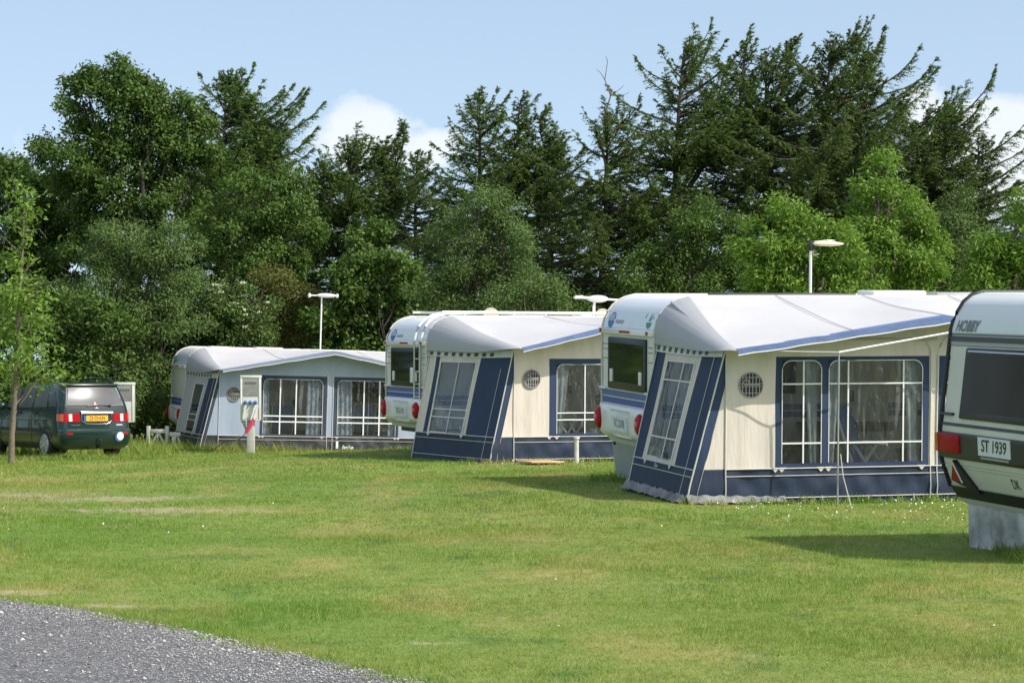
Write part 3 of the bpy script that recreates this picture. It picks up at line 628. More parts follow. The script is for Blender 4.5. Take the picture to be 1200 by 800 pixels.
    for x in np.arange(.05, 2*half, .62): mb.tube([(u0+x, vf+.01, .06), (u0+x, vf+.07, -.06)], .008, 5)
    mb.map(FL).build('peg', alu, root, 60)
    return root, sidept, vf
g3 = dict(D=2.276, u0=.162, uf=-.357, ub=-.371, half=2.80, rise=.41, body=cream, dark=blue, trim=trimb, mud=blued, sidebody=cream, zs=.41,
          surround=(.66, 2.735, 1.80), windows=[(.745, 1.27, [1.03], [.72, 1.46]), (1.37, 2.64, [1.63, 2.38], [.72, 1.46])], zw=(.47, 1.75),
          vent=(.33, 1.45, .155), side=[(0,.15,'d'),(.15,.69,'w'),(.69,1,'d')], sidewin=(.215,.63,.47,1.69), sbx=(.47,), sbz=(.72,1.45),
          curtains=[(1.06,1.25,1.16,1.25),(1.38,1.58,1.38,1.46),(2.42,2.62,2.50,2.62)], cm=curt2, spipe=((.88,1.85),))
a3, sp3, vf3 = awning(U3, g3, 'large cream awning with navy window surrounds and blue eave trim, nearest the old caravan')
g2 = dict(ez=1.98, D=2.747, u0=.619, uf=.169, ub=-.288, half=3.011, rise=.69, body=cream, dark=blue, trim=trimb, mud=blued, sidebody=cream, zs=.43,
          surround=(.66, 2.85, 1.78), windows=[(.80, 2.70, [1.33, 1.88], [.72, .84])], zw=(.48, 1.68),
          vent=(.33, 1.43, .155), side=[(0,.10,'b'),(.10,.15,'d'),(.15,.64,'w'),(.64,1,'d')], sidewin=(.175,.60,.46,1.70), sbx=(.40,), sbz=(.72,.86),
          curtains=[(.80,1.06,.80,.90),(2.5,2.7,2.55,2.7)], cm=curt2, spipe=((.90,1.6),))
a2, sp2, vf2 = awning(U2, g2, 'middle cream awning with navy corner column and skirt, between the two other awnings')
g1 = dict(ez=2.04, D=2.56, u0=.422, uf=-.05, ub=-.283, half=2.781, rise=.52, body=paleb, dark=slate, trim=slatel, mud=mudgrey, sidebody=creamd, zs=.40, edge=.10,
          surround=(1.02, 2.69, 1.90), windows=[(1.10, 2.59, [1.52, 1.92], [.76, .90])], zw=(.45, 1.81), bw=.030,
          vent=(.36, 1.42, .17), side=[(0,.25,'b'),(.25,.70,'w'),(.70,1,'d')], sidewin=(.33,.62,.45,1.62), sbx=(), sbz=(.72,.86), val=True,
          curtains=[(1.10,1.24,1.10,1.28),(2.22,2.58,2.18,2.56)], cm=curt)
a1, sp1, vf1 = awning(U1, g1, 'pale blue awning with slate trim and printed curtains, beside the hookup post')
# writing on the skirts
def front_text(root, s, size, g, vf, x, z, m=white, shear=.2, sx=1.1): return text_mesh('skirt_text', s, size, lambda a, b: FL((g['u0']+x+a, vf+.035, z+b)), m, root, shear, sx, .004)
front_text(a3, 'Dor', .14, g3, vf3, 3.28, .17)
mb = MB(); mb.disc((g3['u0']+3.12, vf3+.03, .29), (0,1,0), .045, .045, .006, 6); mb.bar((g3['u0']+3.07, vf3+.034, .36), (g3['u0']+3.17, vf3+.034, .36), .006, .02); mb.map(FL).build('skirt_emblem', white, a3, 0)
front_text(a1, 'Isabe', .13, g1, vf1, 3.25, .15)
mb = MB(); mb.bar((g1['u0']+2.98, vf1+.034, .12), (g1['u0']+2.98, vf1+.034, .30), .06, .006); mb.map(FL).build('skirt_emblem', white, a1, 0)
text_mesh('skirt_text', 'Dor', .07, lambda a, b: FL(sp3(.42+a*.43, .365+b, .02)), white, a3, .2, 1.2)
# loose groundsheet edge of the large awning
mb = MB()
mb.grid([[(-.36-.035*j+.018*math.sin(i*1.1+j), W-.05+2.4*i/40, max(.0, .09*(1-j/2.5))+.012*math.sin(i*1.7+j*2)+.012) for i in range(41)] for j in range(4)])
mb.grid([[(-.36+1.3*i/50, vf3+.03+.05*j+.012*math.sin(i*.55+j), max(0, .095*(1-j/2.4))*(1-.45*i/50)+.008*math.sin(i*.8+j*1.4)+.01) for i in range(51)] for j in range(4)])
mb.map(FL).build('groundsheet_edge', flapm, a3, 60)

# ---------------------------------------------------------------- car
CZ = [(.20,.16,4.30,.76),(.28,.05,4.45,.82),(.38,.01,4.50,.845),(.50,.0,4.52,.85),(.57,.005,4.50,.85),(.60,.03,4.45,.848),(.625,.085,4.40,.845),(.80,.10,4.28,.845),(.93,.11,3.75,.84),
      (1.0,.12,3.50,.832),(1.10,.145,3.25,.815),(1.25,.20,2.98,.775),(1.40,.27,2.70,.73),(1.50,.325,2.50,.695),(1.545,.345,2.40,.675),(1.565,.43,2.30,.645),(1.585,.62,2.10,.56),(1.60,.95,1.85,.36)]
CZA = np.array(CZ)
def cpt(z, s, off=0., rr=.17):
    """point of the body at height z, s metres along the outline from the middle of the tail (+ towards the driver's side)"""
    xr, xf, hw = (np.interp(z, CZA[:, 0], CZA[:, k]) for k in (1, 2, 3)); rr = min(rr, hw*.4); sg = 1 if s >= 0 else -1; s = abs(s); e = hw-rr; a = rr*math.pi/2
    bow = .05*(1-min(1, s/max(e, .01))**2)
    if s <= e: x, y, nx, ny = xr+.05-bow, s, -1, 0
    elif s <= e+a: t = (s-e)/rr; x, y, nx, ny = xr+.05+rr-rr*math.cos(t), e+rr*math.sin(t), -math.cos(t), math.sin(t)
    else: x, y, nx, ny = xr+.05+rr+(s-e-a), hw, 0, 1
    return (x+nx*off, sg*(y+ny*off), z)
def s_at(z, x):    # outline parameter of a point x metres ahead of the tail on the side
    xr, xf, hw = (np.interp(z, CZA[:, 0], CZA[:, k]) for k in (1, 2, 3)); rr = min(.17, hw*.4); return hw-rr+rr*math.pi/2+(x-xr-.05-rr)
cb_ = at(116, 533, 52.0); car = tag(empty('car', (cb_.x, 52.0, gh(cb_.x, 52.0)-.0), (0, 0, R(90+36))), 'dark green people carrier with roof rails and yellow plate, parked by the trees', 'car')
car.scale = (1, 1, 1.045)
rows = []
for z, xr, xf, hw in CZ:
    rr = min(.17, hw*.4); e = hw-rr; a = rr*math.pi/2; sl_ = xf-.3-(xr+.05+rr); row = []
    ss = list(np.linspace(0, e, 8))+list(np.linspace(e, e+a, 7))[1:]+list(np.linspace(e+a, e+a+sl_, 24))[1:]
    half_ = [cpt(z, s) for s in ss]; xe, ye = half_[-1][0], hw
    for t in np.linspace(0, 1, 8)[1:]: half_.append((xe+.3*math.sin(t*math.pi/2), ye*(1-.45*(1-math.cos(t*math.pi/2))), z))
    half_.append((xf, 0, z)); rows.append(half_+[(x, -y, zz_) for x, y, zz_ in half_[-2:0:-1]])
mb = MB(); mb.grid(rows, 0, True); mb.face(rows[0]); mb.face(rows[-1]); body = mb.build('body', greenpaint, car, 28)
def cpatch(name, m, quad, parent, off=.006, nu=10, nv=6, thick=0):
    """quad: (z, s) corners bl, br, tr, tl on the outline"""
    mb = MB(); q = [Vector((s, z)) for z, s in quad]; rws = []
    for j in range(nv+1):
        l, r = q[0].lerp(q[3], j/nv), q[1].lerp(q[2], j/nv); rws.append([cpt(l.lerp(r, i/nu).y, l.lerp(r, i/nu).x, off) for i in range(nu+1)])
    mb.grid(rws)
    if thick:
        bk = [[cpt(l.lerp(r, i/nu).y, l.lerp(r, i/nu).x, -.01) for i in range(nu+1)] for j in range(nv+1) for l, r in [(q[0].lerp(q[3], j/nv), q[1].lerp(q[2], j/nv))]]
        mb.grid([rws[0], bk[0]]); mb.grid([rws[-1], bk[-1]]); mb.grid([[r[0] for r in rws], [r[0] for r in bk]]); mb.grid([[r[-1] for r in rws], [r[-1] for r in bk]])
    return mb.build(name, m, parent, 40)
gl = cpatch('rear_window', blackp, [(1.09,-.70),(1.09,.70),(1.50,.60),(1.50,-.60)], car, .004); cpatch('pane', carglass, [(1.115,-.66),(1.115,.66),(1.47,.565),(1.47,-.565)], gl, .008)
mb = MB()
for s0, s1 in ((.665,.57),(-.665,-.57)): mb.tube([cpt(1.115+.36*t, s0+(s1-s0)*t, .010) for t in np.linspace(0, 1, 6)], .007, 5)
mb.tube([cpt(1.112, s, .010) for s in np.linspace(-.66, .66, 12)], .007, 5); mb.build('window_trim', chrome, gl)
mb = MB(); mb.tube([cpt(1.10, .22, .02), cpt(1.125, -.1, .02), cpt(1.11, -.33, .02)], .011, 6); mb.disc(cpt(1.10, -.33, .0), (-1,0,0), .03, .025, .03, 10); mb.build('wiper', blackp, car)
mb = MB(); mb.tube([cpt(1.535, s, .03) for s in np.linspace(-.62, .62, 14)], .028, 8); mb.build('spoiler', greenpaint, car)
for sg in (1, -1):
    lp = cpatch('tail_light', redl, [(.775, sg*.40),(.775, sg*.93),(.945, sg*.93),(.945, sg*.40)], car, .012, 12, 3, 1)
    cpatch('reversing_light', clearl, [(.785, sg*.575),(.785, sg*.65),(.935, sg*.65),(.935, sg*.575)], lp, .017, 4, 3)
    cpatch('indicator', orangel, [(.785, sg*.76),(.785, sg*.93),(.935, sg*.93),(.935, sg*.76)], lp, .017, 6, 3)
    cpatch('fog_reflector', redl, [(.505, sg*.60),(.505, sg*.72),(.55, sg*.72),(.55, sg*.60)], car, .01, 4, 2)
mb = MB()
for s in np.linspace(-.37, .37, 2): pass
mb.grid([[cpt(z, s, .05 if 0 < i < 3 else .0) for s in np.linspace(-.38, .38, 12)] for i, z in enumerate((.935, .945, .985, .995))]); mb.build('chrome_strip', chrome, car, 40)
mb = MB(); mb.tube([cpt(.94, -.36, .012), cpt(.80, -.36, .012), cpt(.735, -.26, .012), cpt(.725, 0, .012), cpt(.735, .26, .012), cpt(.80, .36, .012), cpt(.94, .36, .012)], .010, 6); mb.build('plate_surround', chrome, car, 60)
cpatch('plate_recess', blackp, [(.75,-.29),(.75,.29),(.935,.35),(.935,-.35)], car, .004)
pl = cpatch('licence_plate', platey, [(.785,-.265),(.785,.255),(.905,.255),(.905,-.265)], car, .016, 6, 1, 1); cpatch('plate_badge', emblemb, [(.785,.26),(.785,.31),(.905,.31),(.905,.26)], pl, .016, 2, 1)
text_mesh('plate_text', 'ZS·DJ·KN', .115, lambda x, y: cpt(.845+y, -x, .021), ink, pl, sx=.82)
mb = MB(); c_ = cpt(.47, -.52, .018); mb.disc(c_, (-1,-.12,0), .085, .085, .006, 22); stk = mb.build('round_sticker', white, car, 0)
mb = MB(); mb.disc(cpt(.455, -.49, .013), (-1,-.12,0), .10, .10, .004, 22); mb.build('sticker_blue_disc', emblemb, stk, 0)  # larger blue disc, set a little lower behind the white sticker
for s, wd in ((.50,.2),(-.55,.16)): cpatch('badge', chrome, [(.695, s-wd/2),(.695, s+wd/2),(.715, s+wd/2),(.715, s-wd/2)], car, .008, 4, 1)
mb = MB(); c_ = Vector(cpt(1.035, 0, .006)); mb.tube([c_+Vector((0, .05*math.cos(t), .03*math.sin(t))) for t in np.linspace(0, 2*math.pi, 17)], .007, 5); mb.tube([c_+Vector((0, .022*math.cos(t), .03*math.sin(t))) for t in np.linspace(0, 2*math.pi, 13)], .005, 5); mb.build('emblem', chrome, car)
cpatch('bumper_highlight', mat('bumper_hilite', (.03,.11,.10), .12, coat=1), [(.592,-.93),(.592,.93),(.612,.93),(.612,-.93)], car, .004, 24, 1)  # lighter green strip painted on as the highlight along the bumper edge
mb = MB(); mb.tube([(.2,0,.24),(-.02,0,.26),(-.08,0,.30),(-.08,0,.37)], .024, 8); mb.ell((-.08,0,.39), (.03,.03,.03), 10, 6); mb.build('tow_bar', blackp, car)
# side windows (both sides), door seams, handles, rails, wheels
for sg in (1, -1):
    for x0, x1, x0t, x1t, z0, z1 in ((.40,.78,.62,.80,1.09,1.40),(.90,1.55,.95,1.50,1.08,1.46),(1.63,2.35,1.60,2.20,1.06,1.46),(2.45,3.02,2.35,2.52,1.05,1.44)):
        cpatch('side_window', carglass, [(z0, sg*s_at(z0, x0)),(z0, sg*s_at(z0, x1)),(z1, sg*s_at(z1, x1t)),(z1, sg*s_at(z1, x0t))], car, .005, 8, 6)
    mb = MB()
    for x in (.86, 1.60, 2.45): mb.tube([cpt(z, sg*s_at(z, x), .002) for z in np.linspace(.3, 1.06, 8)], .006, 4)
    mb.build('door_seam', blackp, car)
    for x in (1.5, 2.3): cpatch('door_handle', blackp, [(.93, sg*s_at(.93, x-.16)),(.93, sg*s_at(.93, x)),(.965, sg*s_at(.965, x)),(.965, sg*s_at(.965, x-.16))], car, .025, 4, 2, 1)
    cpatch('side_moulding', blackp, [(.56, sg*s_at(.56, 1.15)),(.56, sg*s_at(.56, 3.3)),(.63, sg*s_at(.63, 3.3)),(.63, sg*s_at(.63, 1.15))], car, .012, 10, 2, 1)
    mb = MB(); yr = sg*.60; mb.tube([(.50, yr, 1.54), (.62, yr, 1.62), (.8, yr, 1.66), (1.4, yr, 1.675), (2.0, yr, 1.65), (2.3, yr, 1.57)], .022, 8); mb.tube([(1.4, yr, 1.55), (1.4, yr, 1.67)], .02); mb.build('roof_rail', blackp, car, 60)
    for x in (.92, 3.55):
        mb = MB(); y0 = sg*.845; n_ = 20; arc = [(x+.37*math.cos(t), z_) for t in np.linspace(math.pi*1.08, -math.pi*.08, n_) for z_ in [.31+.37*math.sin(t)]]
        mb.face([(a_, cpt(max(b_, .21), s_at(max(b_, .21), a_), .004)[1]*sg, b_) for a_, b_ in arc if True]); mb.build('wheel_arch', blackp, car, 0)
        mb = MB(); mb.disc((x, sg*.68, .305), (0,sg,0), .305, .305, .16, 28); mb.disc((x, sg*.84, .305), (0,sg,0), .305, .27, .015, 28); t = mb.build('wheel', rubber, car, 40)
        mb = MB(); mb.disc((x, sg*.853, .305), (0,sg,0), .20, .19, .008, 28)
        for k in range(7): th = 2*math.pi*k/7; mb.bar((x+.05*math.cos(th), sg*.868, .305+.05*math.sin(th)), (x+.19*math.cos(th+.35), sg*.864, .305+.19*math.sin(th+.35)), .02, .05)
        mb.disc((x, sg*.86, .305), (0,sg,0), .06, .05, .015, 16); mb.tube([(x+.2*math.cos(q), sg*.862, .305+.2*math.sin(q)) for q in np.linspace(0, 2*math.pi, 29)], .012, 5); mb.build('rim', rimm, t, 40)
    mb = MB(); mb.ell((2.98, sg*.93, 1.08), (.07,.10,.08), 12, 8); mb.build('wing_mirror', greenpaint, car, 60)
mb = MB(); p_ = cpt(1.12, .02, .012); mb.face([cpt(1.12, .06, .013), cpt(1.12, -.02, .013), cpt(1.20, .02, .013)]); mb.build('window_sticker', mat('sticker_pink', (.75,.40,.36), .6), gl, 0)

# ---------------------------------------------------------------- hookup posts, aerials, trestle and other small things
def hookup(px, py, d, label, post=True, rz=0., s=1., h0=.78):
    b = at(px, py, d); z0 = gh(b.x, d); r = tag(empty('hookup_post', (b.x, d, z0), (0,0,rz)), label, 'hookup post', 'electric hookup posts')
    if post:
        mb = MB(); mb.box((-.09, -.07, -.1), (.09, .07, h0)); mb.build('post', postm, r, 40, .012)
    H = 1.07*s; w = .235
    mb = MB(); mb.box((-w, -.10, h0), (w, .16, h0+H)); cbn = mb.build('cabinet', cabm, r, 40, .012)
    mb = MB(); z1 = h0+H
    for a_, b_ in (((-w-.008, -.125, z1-.05), (w+.008, .17, z1+.012)), ((-w-.006, -.12, h0), (-w+.035, -.095, z1-.05)), ((w-.035, -.12, h0), (w+.006, -.095, z1-.05)), ((-w+.035, -.12, h0), (w-.035, -.095, h0+.03))): mb.box(a_, b_)
    mb.build('cabinet_frame', mat('cabinet_light', (.68,.70,.64), .5), cbn, 40, .004)
    mb = MB(); mb.box((-w+.06, -.112, h0+H*.55), (w-.06, -.098, z1-.11)); wp = mb.build('meter_window', mat('meter_window', (.30,.29,.27), .2, .25, 9), cbn, 0)
    mb = MB()
    for k in range(7): mb.box((-.13+.04*k, -.118, z1-.20), (-.115+.04*k, -.11, z1-.16))
    mb.build('meter_dial', darkg, wp, 0)
    mb = MB(); mb.box((-w+.05, -.110, h0+.05), (w-.05, -.099, h0+H*.52)); mb.build('socket_panel', mat('socket_panel', (.72,.72,.68), .5), cbn, 0)
    return r, cbn, h0, H
h1, cbn, h0, H = hookup(294, 530, 57.2, 'grey hookup post with three blue sockets and a red plug, before the pale blue awning')
for x in (-.12, 0, .12):
    mb = MB(); mb.disc((x, -.11, h0+H*.40), (0,-1,0), .05, .045, .05, 16); mb.disc((x+.01, -.16, h0+H*.40), (0,-1,-.3), .035, .03, .05, 12); mb.build('socket', plugblue, cbn)
mb = MB(); mb.bar((-.10, -.17, h0+H*.36), (-.16, -.16, h0+.05), .045, .03); mb.bar((.14, -.17, h0+H*.36), (.02, -.18, h0+.02), .045, .03); mb.bar((.19, -.17, h0+H*.34), (.10, -.18, h0+.02), .03, .03); mb.build('plug', white, h1)
mb = MB(); mb.tube([(.10, -.19, h0+.03), (-.01, -.21, h0-.14), (-.10, -.2, h0-.30)], [.05,.055,.04], 10); mb.build('connector', pinkred, h1)
mb = MB(); mb.face([(-.23,-.1,h0+.0),(-.12,-.1,h0),(-.09,-.07,h0-.26),(-.09,-.05,h0-.30)]); mb.face([(-.23,.05,h0+.0),(-.23,-.1,h0),(-.09,-.07,h0-.28)]); mb.build('bracket', greym, h1, 0)
mb = MB(); mb.tube([(-.10, -.2, h0-.30), (-.25, -.22, h0-.45), (-.6, -.3, .28), (-.85, -.3, .1), (-1.1, -.35, .0), (-1.45, -.3, .02), (-1.9, 0, .0)], .012, 6); cbl = mb.build('cable', blackp, h1, 60)
hookup(146, 500, 58.5, 'grey hookup cabinet standing behind the dark green car', s=.9, h0=.70)

def aerial(un, u, v, ztop, label, kind):
    r = unit_empty('aerial', un); tag(r, label, 'aerial', 'television aerials on the caravan roofs')
    o = r; off = Vector((u, -v, 0))
    mb = MB(); mb.tube([(u, -v, 2.45), (u, -v, ztop)], .022 if kind != 'tee' else .03, 8); mb.build('mast', white, r)
    if kind == 'flat':
        mb = MB(); mb.ell((u+.13, -v, ztop+.05), (.28, .16, .06), 18, 8); mb.build('dish', white, r, 60)
        mb = MB(); mb.tube([(u+.4, -v, ztop+.05), (u-.32, -v, ztop+.04)], .02, 6); mb.ell((u-.33, -v, ztop+.04), (.05,.05,.06), 8, 6); mb.ell((u+.42, -v, ztop+.05), (.04,.05,.06), 8, 6); mb.build('boom', white, r, 60)
    elif kind == 'leaf':
        mb = MB(); mb.ell((u+.26, -v, ztop+.07), (.24, .15, .035), 18, 8); mb.build('dish', ivory, r, 60)
        mb = MB(); mb.tube([(u+.05, -v, ztop+.1), (u+.25, -v, ztop+.12), (u+.36, -v, ztop+.12), (u+.37, -v, ztop+.07)], .010, 6); mb.tube([(u+.02, -v, ztop-.02), (u+.05, -v, ztop-.09), (u+.13, -v, ztop-.07), (u+.15, -v, ztop+.05)], .010, 6); mb.build('loop', alu, r, 60)
        mb = MB(); mb.box((u-.03, -v-.03, ztop-.03), (u+.03, -v+.03, ztop+.11)); mb.build('clamp', blackp, r, 40, .008)
    else:
        mb = MB(); mb.ell((u+.08, -v, ztop+.14), (.22, .10, .07), 16, 8); mb.build('dish', white, r, 60)
        mb = MB(); mb.tube([(u-.37, -v, ztop+.17), (u+.7, -v, ztop+.11)], [.028, .016], 8); mb.bar((u, -v, ztop-.02), (u+.02, -v, ztop+.12), .04, .04); mb.bar((u-.40, -v, ztop+.16), (u-.24, -v, ztop+.18), .09, .05); mb.build('boom', white, r, 60)
    return r
aerial(U1, 3.80, .8, 3.93, 'white aerial on a tall mast above the pale blue awning', 'flat')
aerial(U2, 3.65, 1.5, 2.74, 'white T shaped aerial on a short mast over the ladder caravan', 'tee')
aerial(U3, 2.78, .9, 3.18, 'cream leaf shaped aerial on a thin mast above the largest awning', 'leaf')

b = at(185, 525, 59.5); zt_ = gh(b.x, 59.5); tr = tag(empty('trestle', (b.x, 59.5, zt_), (0,0,R(-14))), 'small white braced trestle in the shade beside the pale blue awning', 'trestle')
for x, h in ((-.25, .55), (.25, .55)):
    mb = MB(); mb.box((x-.04, -.04, -.06), (x+.04, .04, h+.03)); mb.build('post', weather, tr, 40, .008)
mb = MB(); mb.box((-.21, -.025, .40), (.21, .025, .50)); mb.build('top_rail', weather, tr, 40, .006)
mb = MB(); mb.box((-.21, -.025, -.0), (.21, .025, .07)); mb.build('bottom_rail', weather, tr, 40, .006)
for a_, b_ in (((-.2, .07), (0, .40)), ((.03, .40), (.2, .07)), ((0, .07), (0, .40))):
    mb = MB(); mb.bar((a_[0], -.0, a_[1]), (b_[0], -.0, b_[1]), .03, .045); mb.build('brace', weather, tr)
b = at(205, 527, 59.2); tr = tag(empty('jockey_stand', (b.x, 59.2, gh(b.x, 59.2))), 'white tilted stand with a thin leg at the corner of the pale blue awning', 'stand')
mb = MB(); mb.box((-.13, -.06, .34), (.14, .06, .44)); mb.box((-.07, -.05, .16), (.03, .05, .34)); mb.build('head', weather, tr, 40, .01)
mb = MB(); mb.tube([(.06, 0, .36), (.19, 0, -.03)], .022, 6); mb.build('leg', white, tr)

# porch frame in front of the large awning
r = tag(unit_empty('canopy_frame', U3), 'thin grey pole frame standing before the large cream awning', 'pole frame')
def l3(u, v, z): return FL((u, v, z))
pt = (1.43, vf3+.55, 1.87)
mb = MB(); mb.tube([l3(pt[0], pt[1], -.12), l3(*pt)], .012, 8); mb.build('upright_pole', greym, r, 60)
mb = MB(); mb.tube([l3(*pt), l3(g3['u0']+.06, vf3+.34, 1.89)], .009, 8); mb.build('rafter_pole', alu, r, 60)
mb = MB(); mb.tube([l3(*pt), l3(g3['u0']+2.80+.28, vf3+.45, 2.15), l3(5.2, vf3+.55, 2.0)], .013, 8); mb.build('rafter_pole', white, r, 60)
mb = MB(); mb.tube([l3(g3['u0']+1.5, vf3+.05, 2.02), l3(g3['u0']+2.8, vf3+.08, 2.02)], .014, 8); mb.build('crossbar', greym, r, 60)
mb = MB(); mb.tube([l3(pt[0]+.03, pt[1]+.01, .62), l3(pt[0]+.05, pt[1]+.05, .35), l3(pt[0]+.12, pt[1]+.22, -.12)], .006, 5); mb.build('storm_strap', piping, r, 60)
# door mat and short post by the middle awning
b = at(633, 542.5, 40.6); o = MB(); o.box((-.3, -.35, 0), (.3, .35, .03)); o = o.build('doormat', tan, None, 40, .01); o.location = (b.x, 40.55, gh(b.x, 40.55)+.03); o.rotation_euler = (0,0,.37)
tag(o, 'tan doormat on the grass at the foot of the middle cream awning', 'doormat')
b = at(675.5, 541, 41.1); t = tag(empty('marker_post', (b.x, 41.0, gh(b.x, 41.0))), 'short white post standing against the skirt of the middle awning', 'post')
mb = MB(); mb.tube([(0,0,-.08), (0,0,.42)], .04, 10); mb.build('shaft', weather, t); mb = MB(); mb.disc((0,0,.42), (0,0,1), .055, .05, .03, 12); mb.build('cap', weather, t)

# camping furniture inside the awnings
def chair(un, u, v, rot, label, tall=1.12):
    r = unit_empty('camping_chair', un); r2 = tag(empty('camping_chair', (0,0,0)), label, 'camping chair', 'camping chairs in the awnings')
    bpy.data.objects.remove(r); M = Matrix.LocRotScale(Vector(un[:3]), Matrix.Rotation(un[3], 3, 'Z').to_quaternion(), None)
    r2.location = M @ Vector((u, -v, .0)); r2.location.z = un[2]-un[4]*v+.012; r2.rotation_euler = (0,0,un[3]+rot)
    # the chair faces local -Y
    def pad(y0, z0, y1, z1, th=.05, w_=.25, k=5):
        mb = MB(); d = Vector((0, y1-y0, z1-z0)); n_ = Vector((0, -d.z, d.y)).normalized()*th
        rws = []
        for i in range(k*4+1):
            p = Vector((0, y0, z0))+d*(i/(k*4)); q = p+n_*(.55+.45*abs(math.sin(math.pi*i/4)))
            rws.append([p+Vector((-w_,0,0)), q+Vector((-w_,0,0)), q+Vector((-w_*.4,0,.0)), q+Vector((w_*.4,0,0)), q+Vector((w_,0,0)), p+Vector((w_,0,0))])
        mb.grid(rws, 0, True); mb.face(rws[0]); mb.face(rws[-1]); return mb
    pad(.22, .44, -.26, .46).build('seat', padb, r2, 40); pad(.24, .46, .46, tall).build('backrest', padb, r2, 40)
    for sx in (-.28, .28):
        mb = MB(); mb.tube([(sx, .20, .40), (sx, .34, .80), (sx, .46, tall+.02), (sx*.8, .47, tall+.06)], .024, 6); mb.build('back_frame', white, r2, 60)
        mb = MB(); mb.tube([(sx, .30, .67), (sx, .0, .68), (sx, -.26, .67)], .03, 6); mb.build('armrest', white, r2, 60)
        for y0, y1 in ((.18, -.25), (-.12, .30)):
            mb = MB(); mb.tube([(sx, y0, .66), (sx, y1, .01)], .022, 6); mb.build('leg', white, r2, 60)
    return r2
chair(U3, 2.40, W+1.74, R(48), 'reclining blue chair with white frame, behind the widest window of the large awning', 1.15)
chair(U2, 2.05, W+2.0, R(50), 'white framed chair behind the window of the middle awning', 1.1)
chair(U1, 2.19, W+1.44, R(180), 'blue padded chair behind the left window of the pale blue awning', 1.05)
chair(U1, 4.33, W+1.44, R(175), 'blue padded chair behind the right window of the pale blue awning', 1.05)
def unit_world(un, u, v): return Vector((un[0]+u*math.cos(un[3])+v*math.sin(un[3]), un[1]+u*math.sin(un[3])-v*math.cos(un[3]), un[2]-un[4]*v-un[5]*u))
def boxthing(name, label, cat, un, u, v, sx, sy, sz, m, m2):
    p = unit_world(un, u, v); r = tag(empty(name, p+Vector((0,0,.012)), (0,0,un[3])), label, cat)
    mb = MB(); mb.box((-sx/2, -sy/2, 0), (sx/2, sy/2, sz*.86)); mb.build('case', m, r, 40, .02); mb = MB(); mb.box((-sx/2-.01, -sy/2-.01, sz*.862), (sx/2+.01, sy/2+.01, sz)); mb.build('lid', m2, r, 40, .02); return r
boxthing('cool_box', 'blue cool box with white lid behind the right window of the pale blue awning', 'cool box', U1, 4.9, W+2.1, .5, .35, .62, padb, white)
boxthing('storage_unit', 'low grey cupboard behind the widest window of the large awning', 'cupboard', U3, 2.5, W+.55, 1.2, .45, .85, mat('cupboard_grey', (.33,.34,.34), .6), darkg)

# ---------------------------------------------------------------- trees
def raw_mesh(name, V, Fq, m, parent=None, smooth=False, fm=None):
    me = bpy.data.meshes.new(name); V = np.asarray(V, np.float32).reshape(-1, 3); Fq = np.asarray(Fq, np.int32); k = Fq.shape[1]
    me.vertices.add(len(V)); me.vertices.foreach_set('co', V.ravel()); me.loops.add(Fq.size); me.loops.foreach_set('vertex_index', Fq.ravel())
    me.polygons.add(len(Fq)); me.polygons.foreach_set('loop_start', np.arange(0, Fq.size, k, dtype=np.int32)); me.polygons.foreach_set('loop_total', np.full(len(Fq), k, np.int32))
    me.update(calc_edges=True); me.validate()
    for mm in (m if isinstance(m, (list, tuple)) else [m]): me.materials.append(mm)
    if smooth: me.polygons.foreach_set('use_smooth', [True]*len(Fq))
    o = bpy.data.objects.new(name, me); col.objects.link(o)
    if parent: o.parent = parent
    return o
def nrm(a): return a/np.maximum(np.linalg.norm(a, axis=-1, keepdims=True), 1e-9)
def leaf_quads(C, N, T, Ln, Wd):
    """rhombic leaves: centre C, face normal N, long direction T"""
    T = nrm(T-N*(T*N).sum(-1, keepdims=True)); S = np.cross(N, T); Ln = np.asarray(Ln)[..., None]; Wd = np.asarray(Wd)[..., None]
    V = np.stack([C-T*Ln*.5, C+S*Wd*.5-T*Ln*.08+N*Wd*.12, C+T*Ln*.5, C-S*Wd*.5-T*Ln*.08+N*Wd*.12], 1)
    return V.reshape(-1, 3), np.arange(len(C)*4).reshape(-1, 4)
def branch_mesh(paths, n=6):
    V, Fc, o = [], [], 0
    for P_, r in paths:
        P_ = np.asarray(P_, float); t = nrm(np.gradient(P_, axis=0)); a = np.where(np.abs(t[:, 2:3]) < .9, [[0,0,1.]], [[1.,0,0]]); e1 = nrm(np.cross(t, a)); e2 = np.cross(t, e1)
        th = np.linspace(0, 2*np.pi, n, endpoint=False); r = np.asarray(r, float)
        ring = P_[:, None]+r[:, None, None]*(e1[:, None]*np.cos(th)[None, :, None]+e2[:, None]*np.sin(th)[None, :, None]); V.append(ring.reshape(-1, 3))
        for i in range(len(P_)-1):
            for j in range(n): k = (j+1) % n; Fc.append((o+i*n+j, o+i*n+k, o+(i+1)*n+k, o+(i+1)*n+j))
        o += len(P_)*n
    return np.concatenate(V), np.array(Fc)
def curve(a, b, rg, wob=.12, k=7, up=.0):
    a, b = np.array(a, float), np.array(b, float); t = np.linspace(0, 1, k)[:, None]; l = np.linalg.norm(b-a)
    w_ = rg.normal(0, wob*l, 3); p = a+(b-a)*t+w_*np.sin(np.pi*t)*.5; p[:, 2] += up*l*np.sin(np.pi*t[:, 0]); p[1:-1] += rg.normal(0, .02*l, (k-2, 3)); return p
def ufrand(rg, n): return nrm(rg.normal(size=(n, 3)))
TG = 'trees and shrubs behind the pitches'
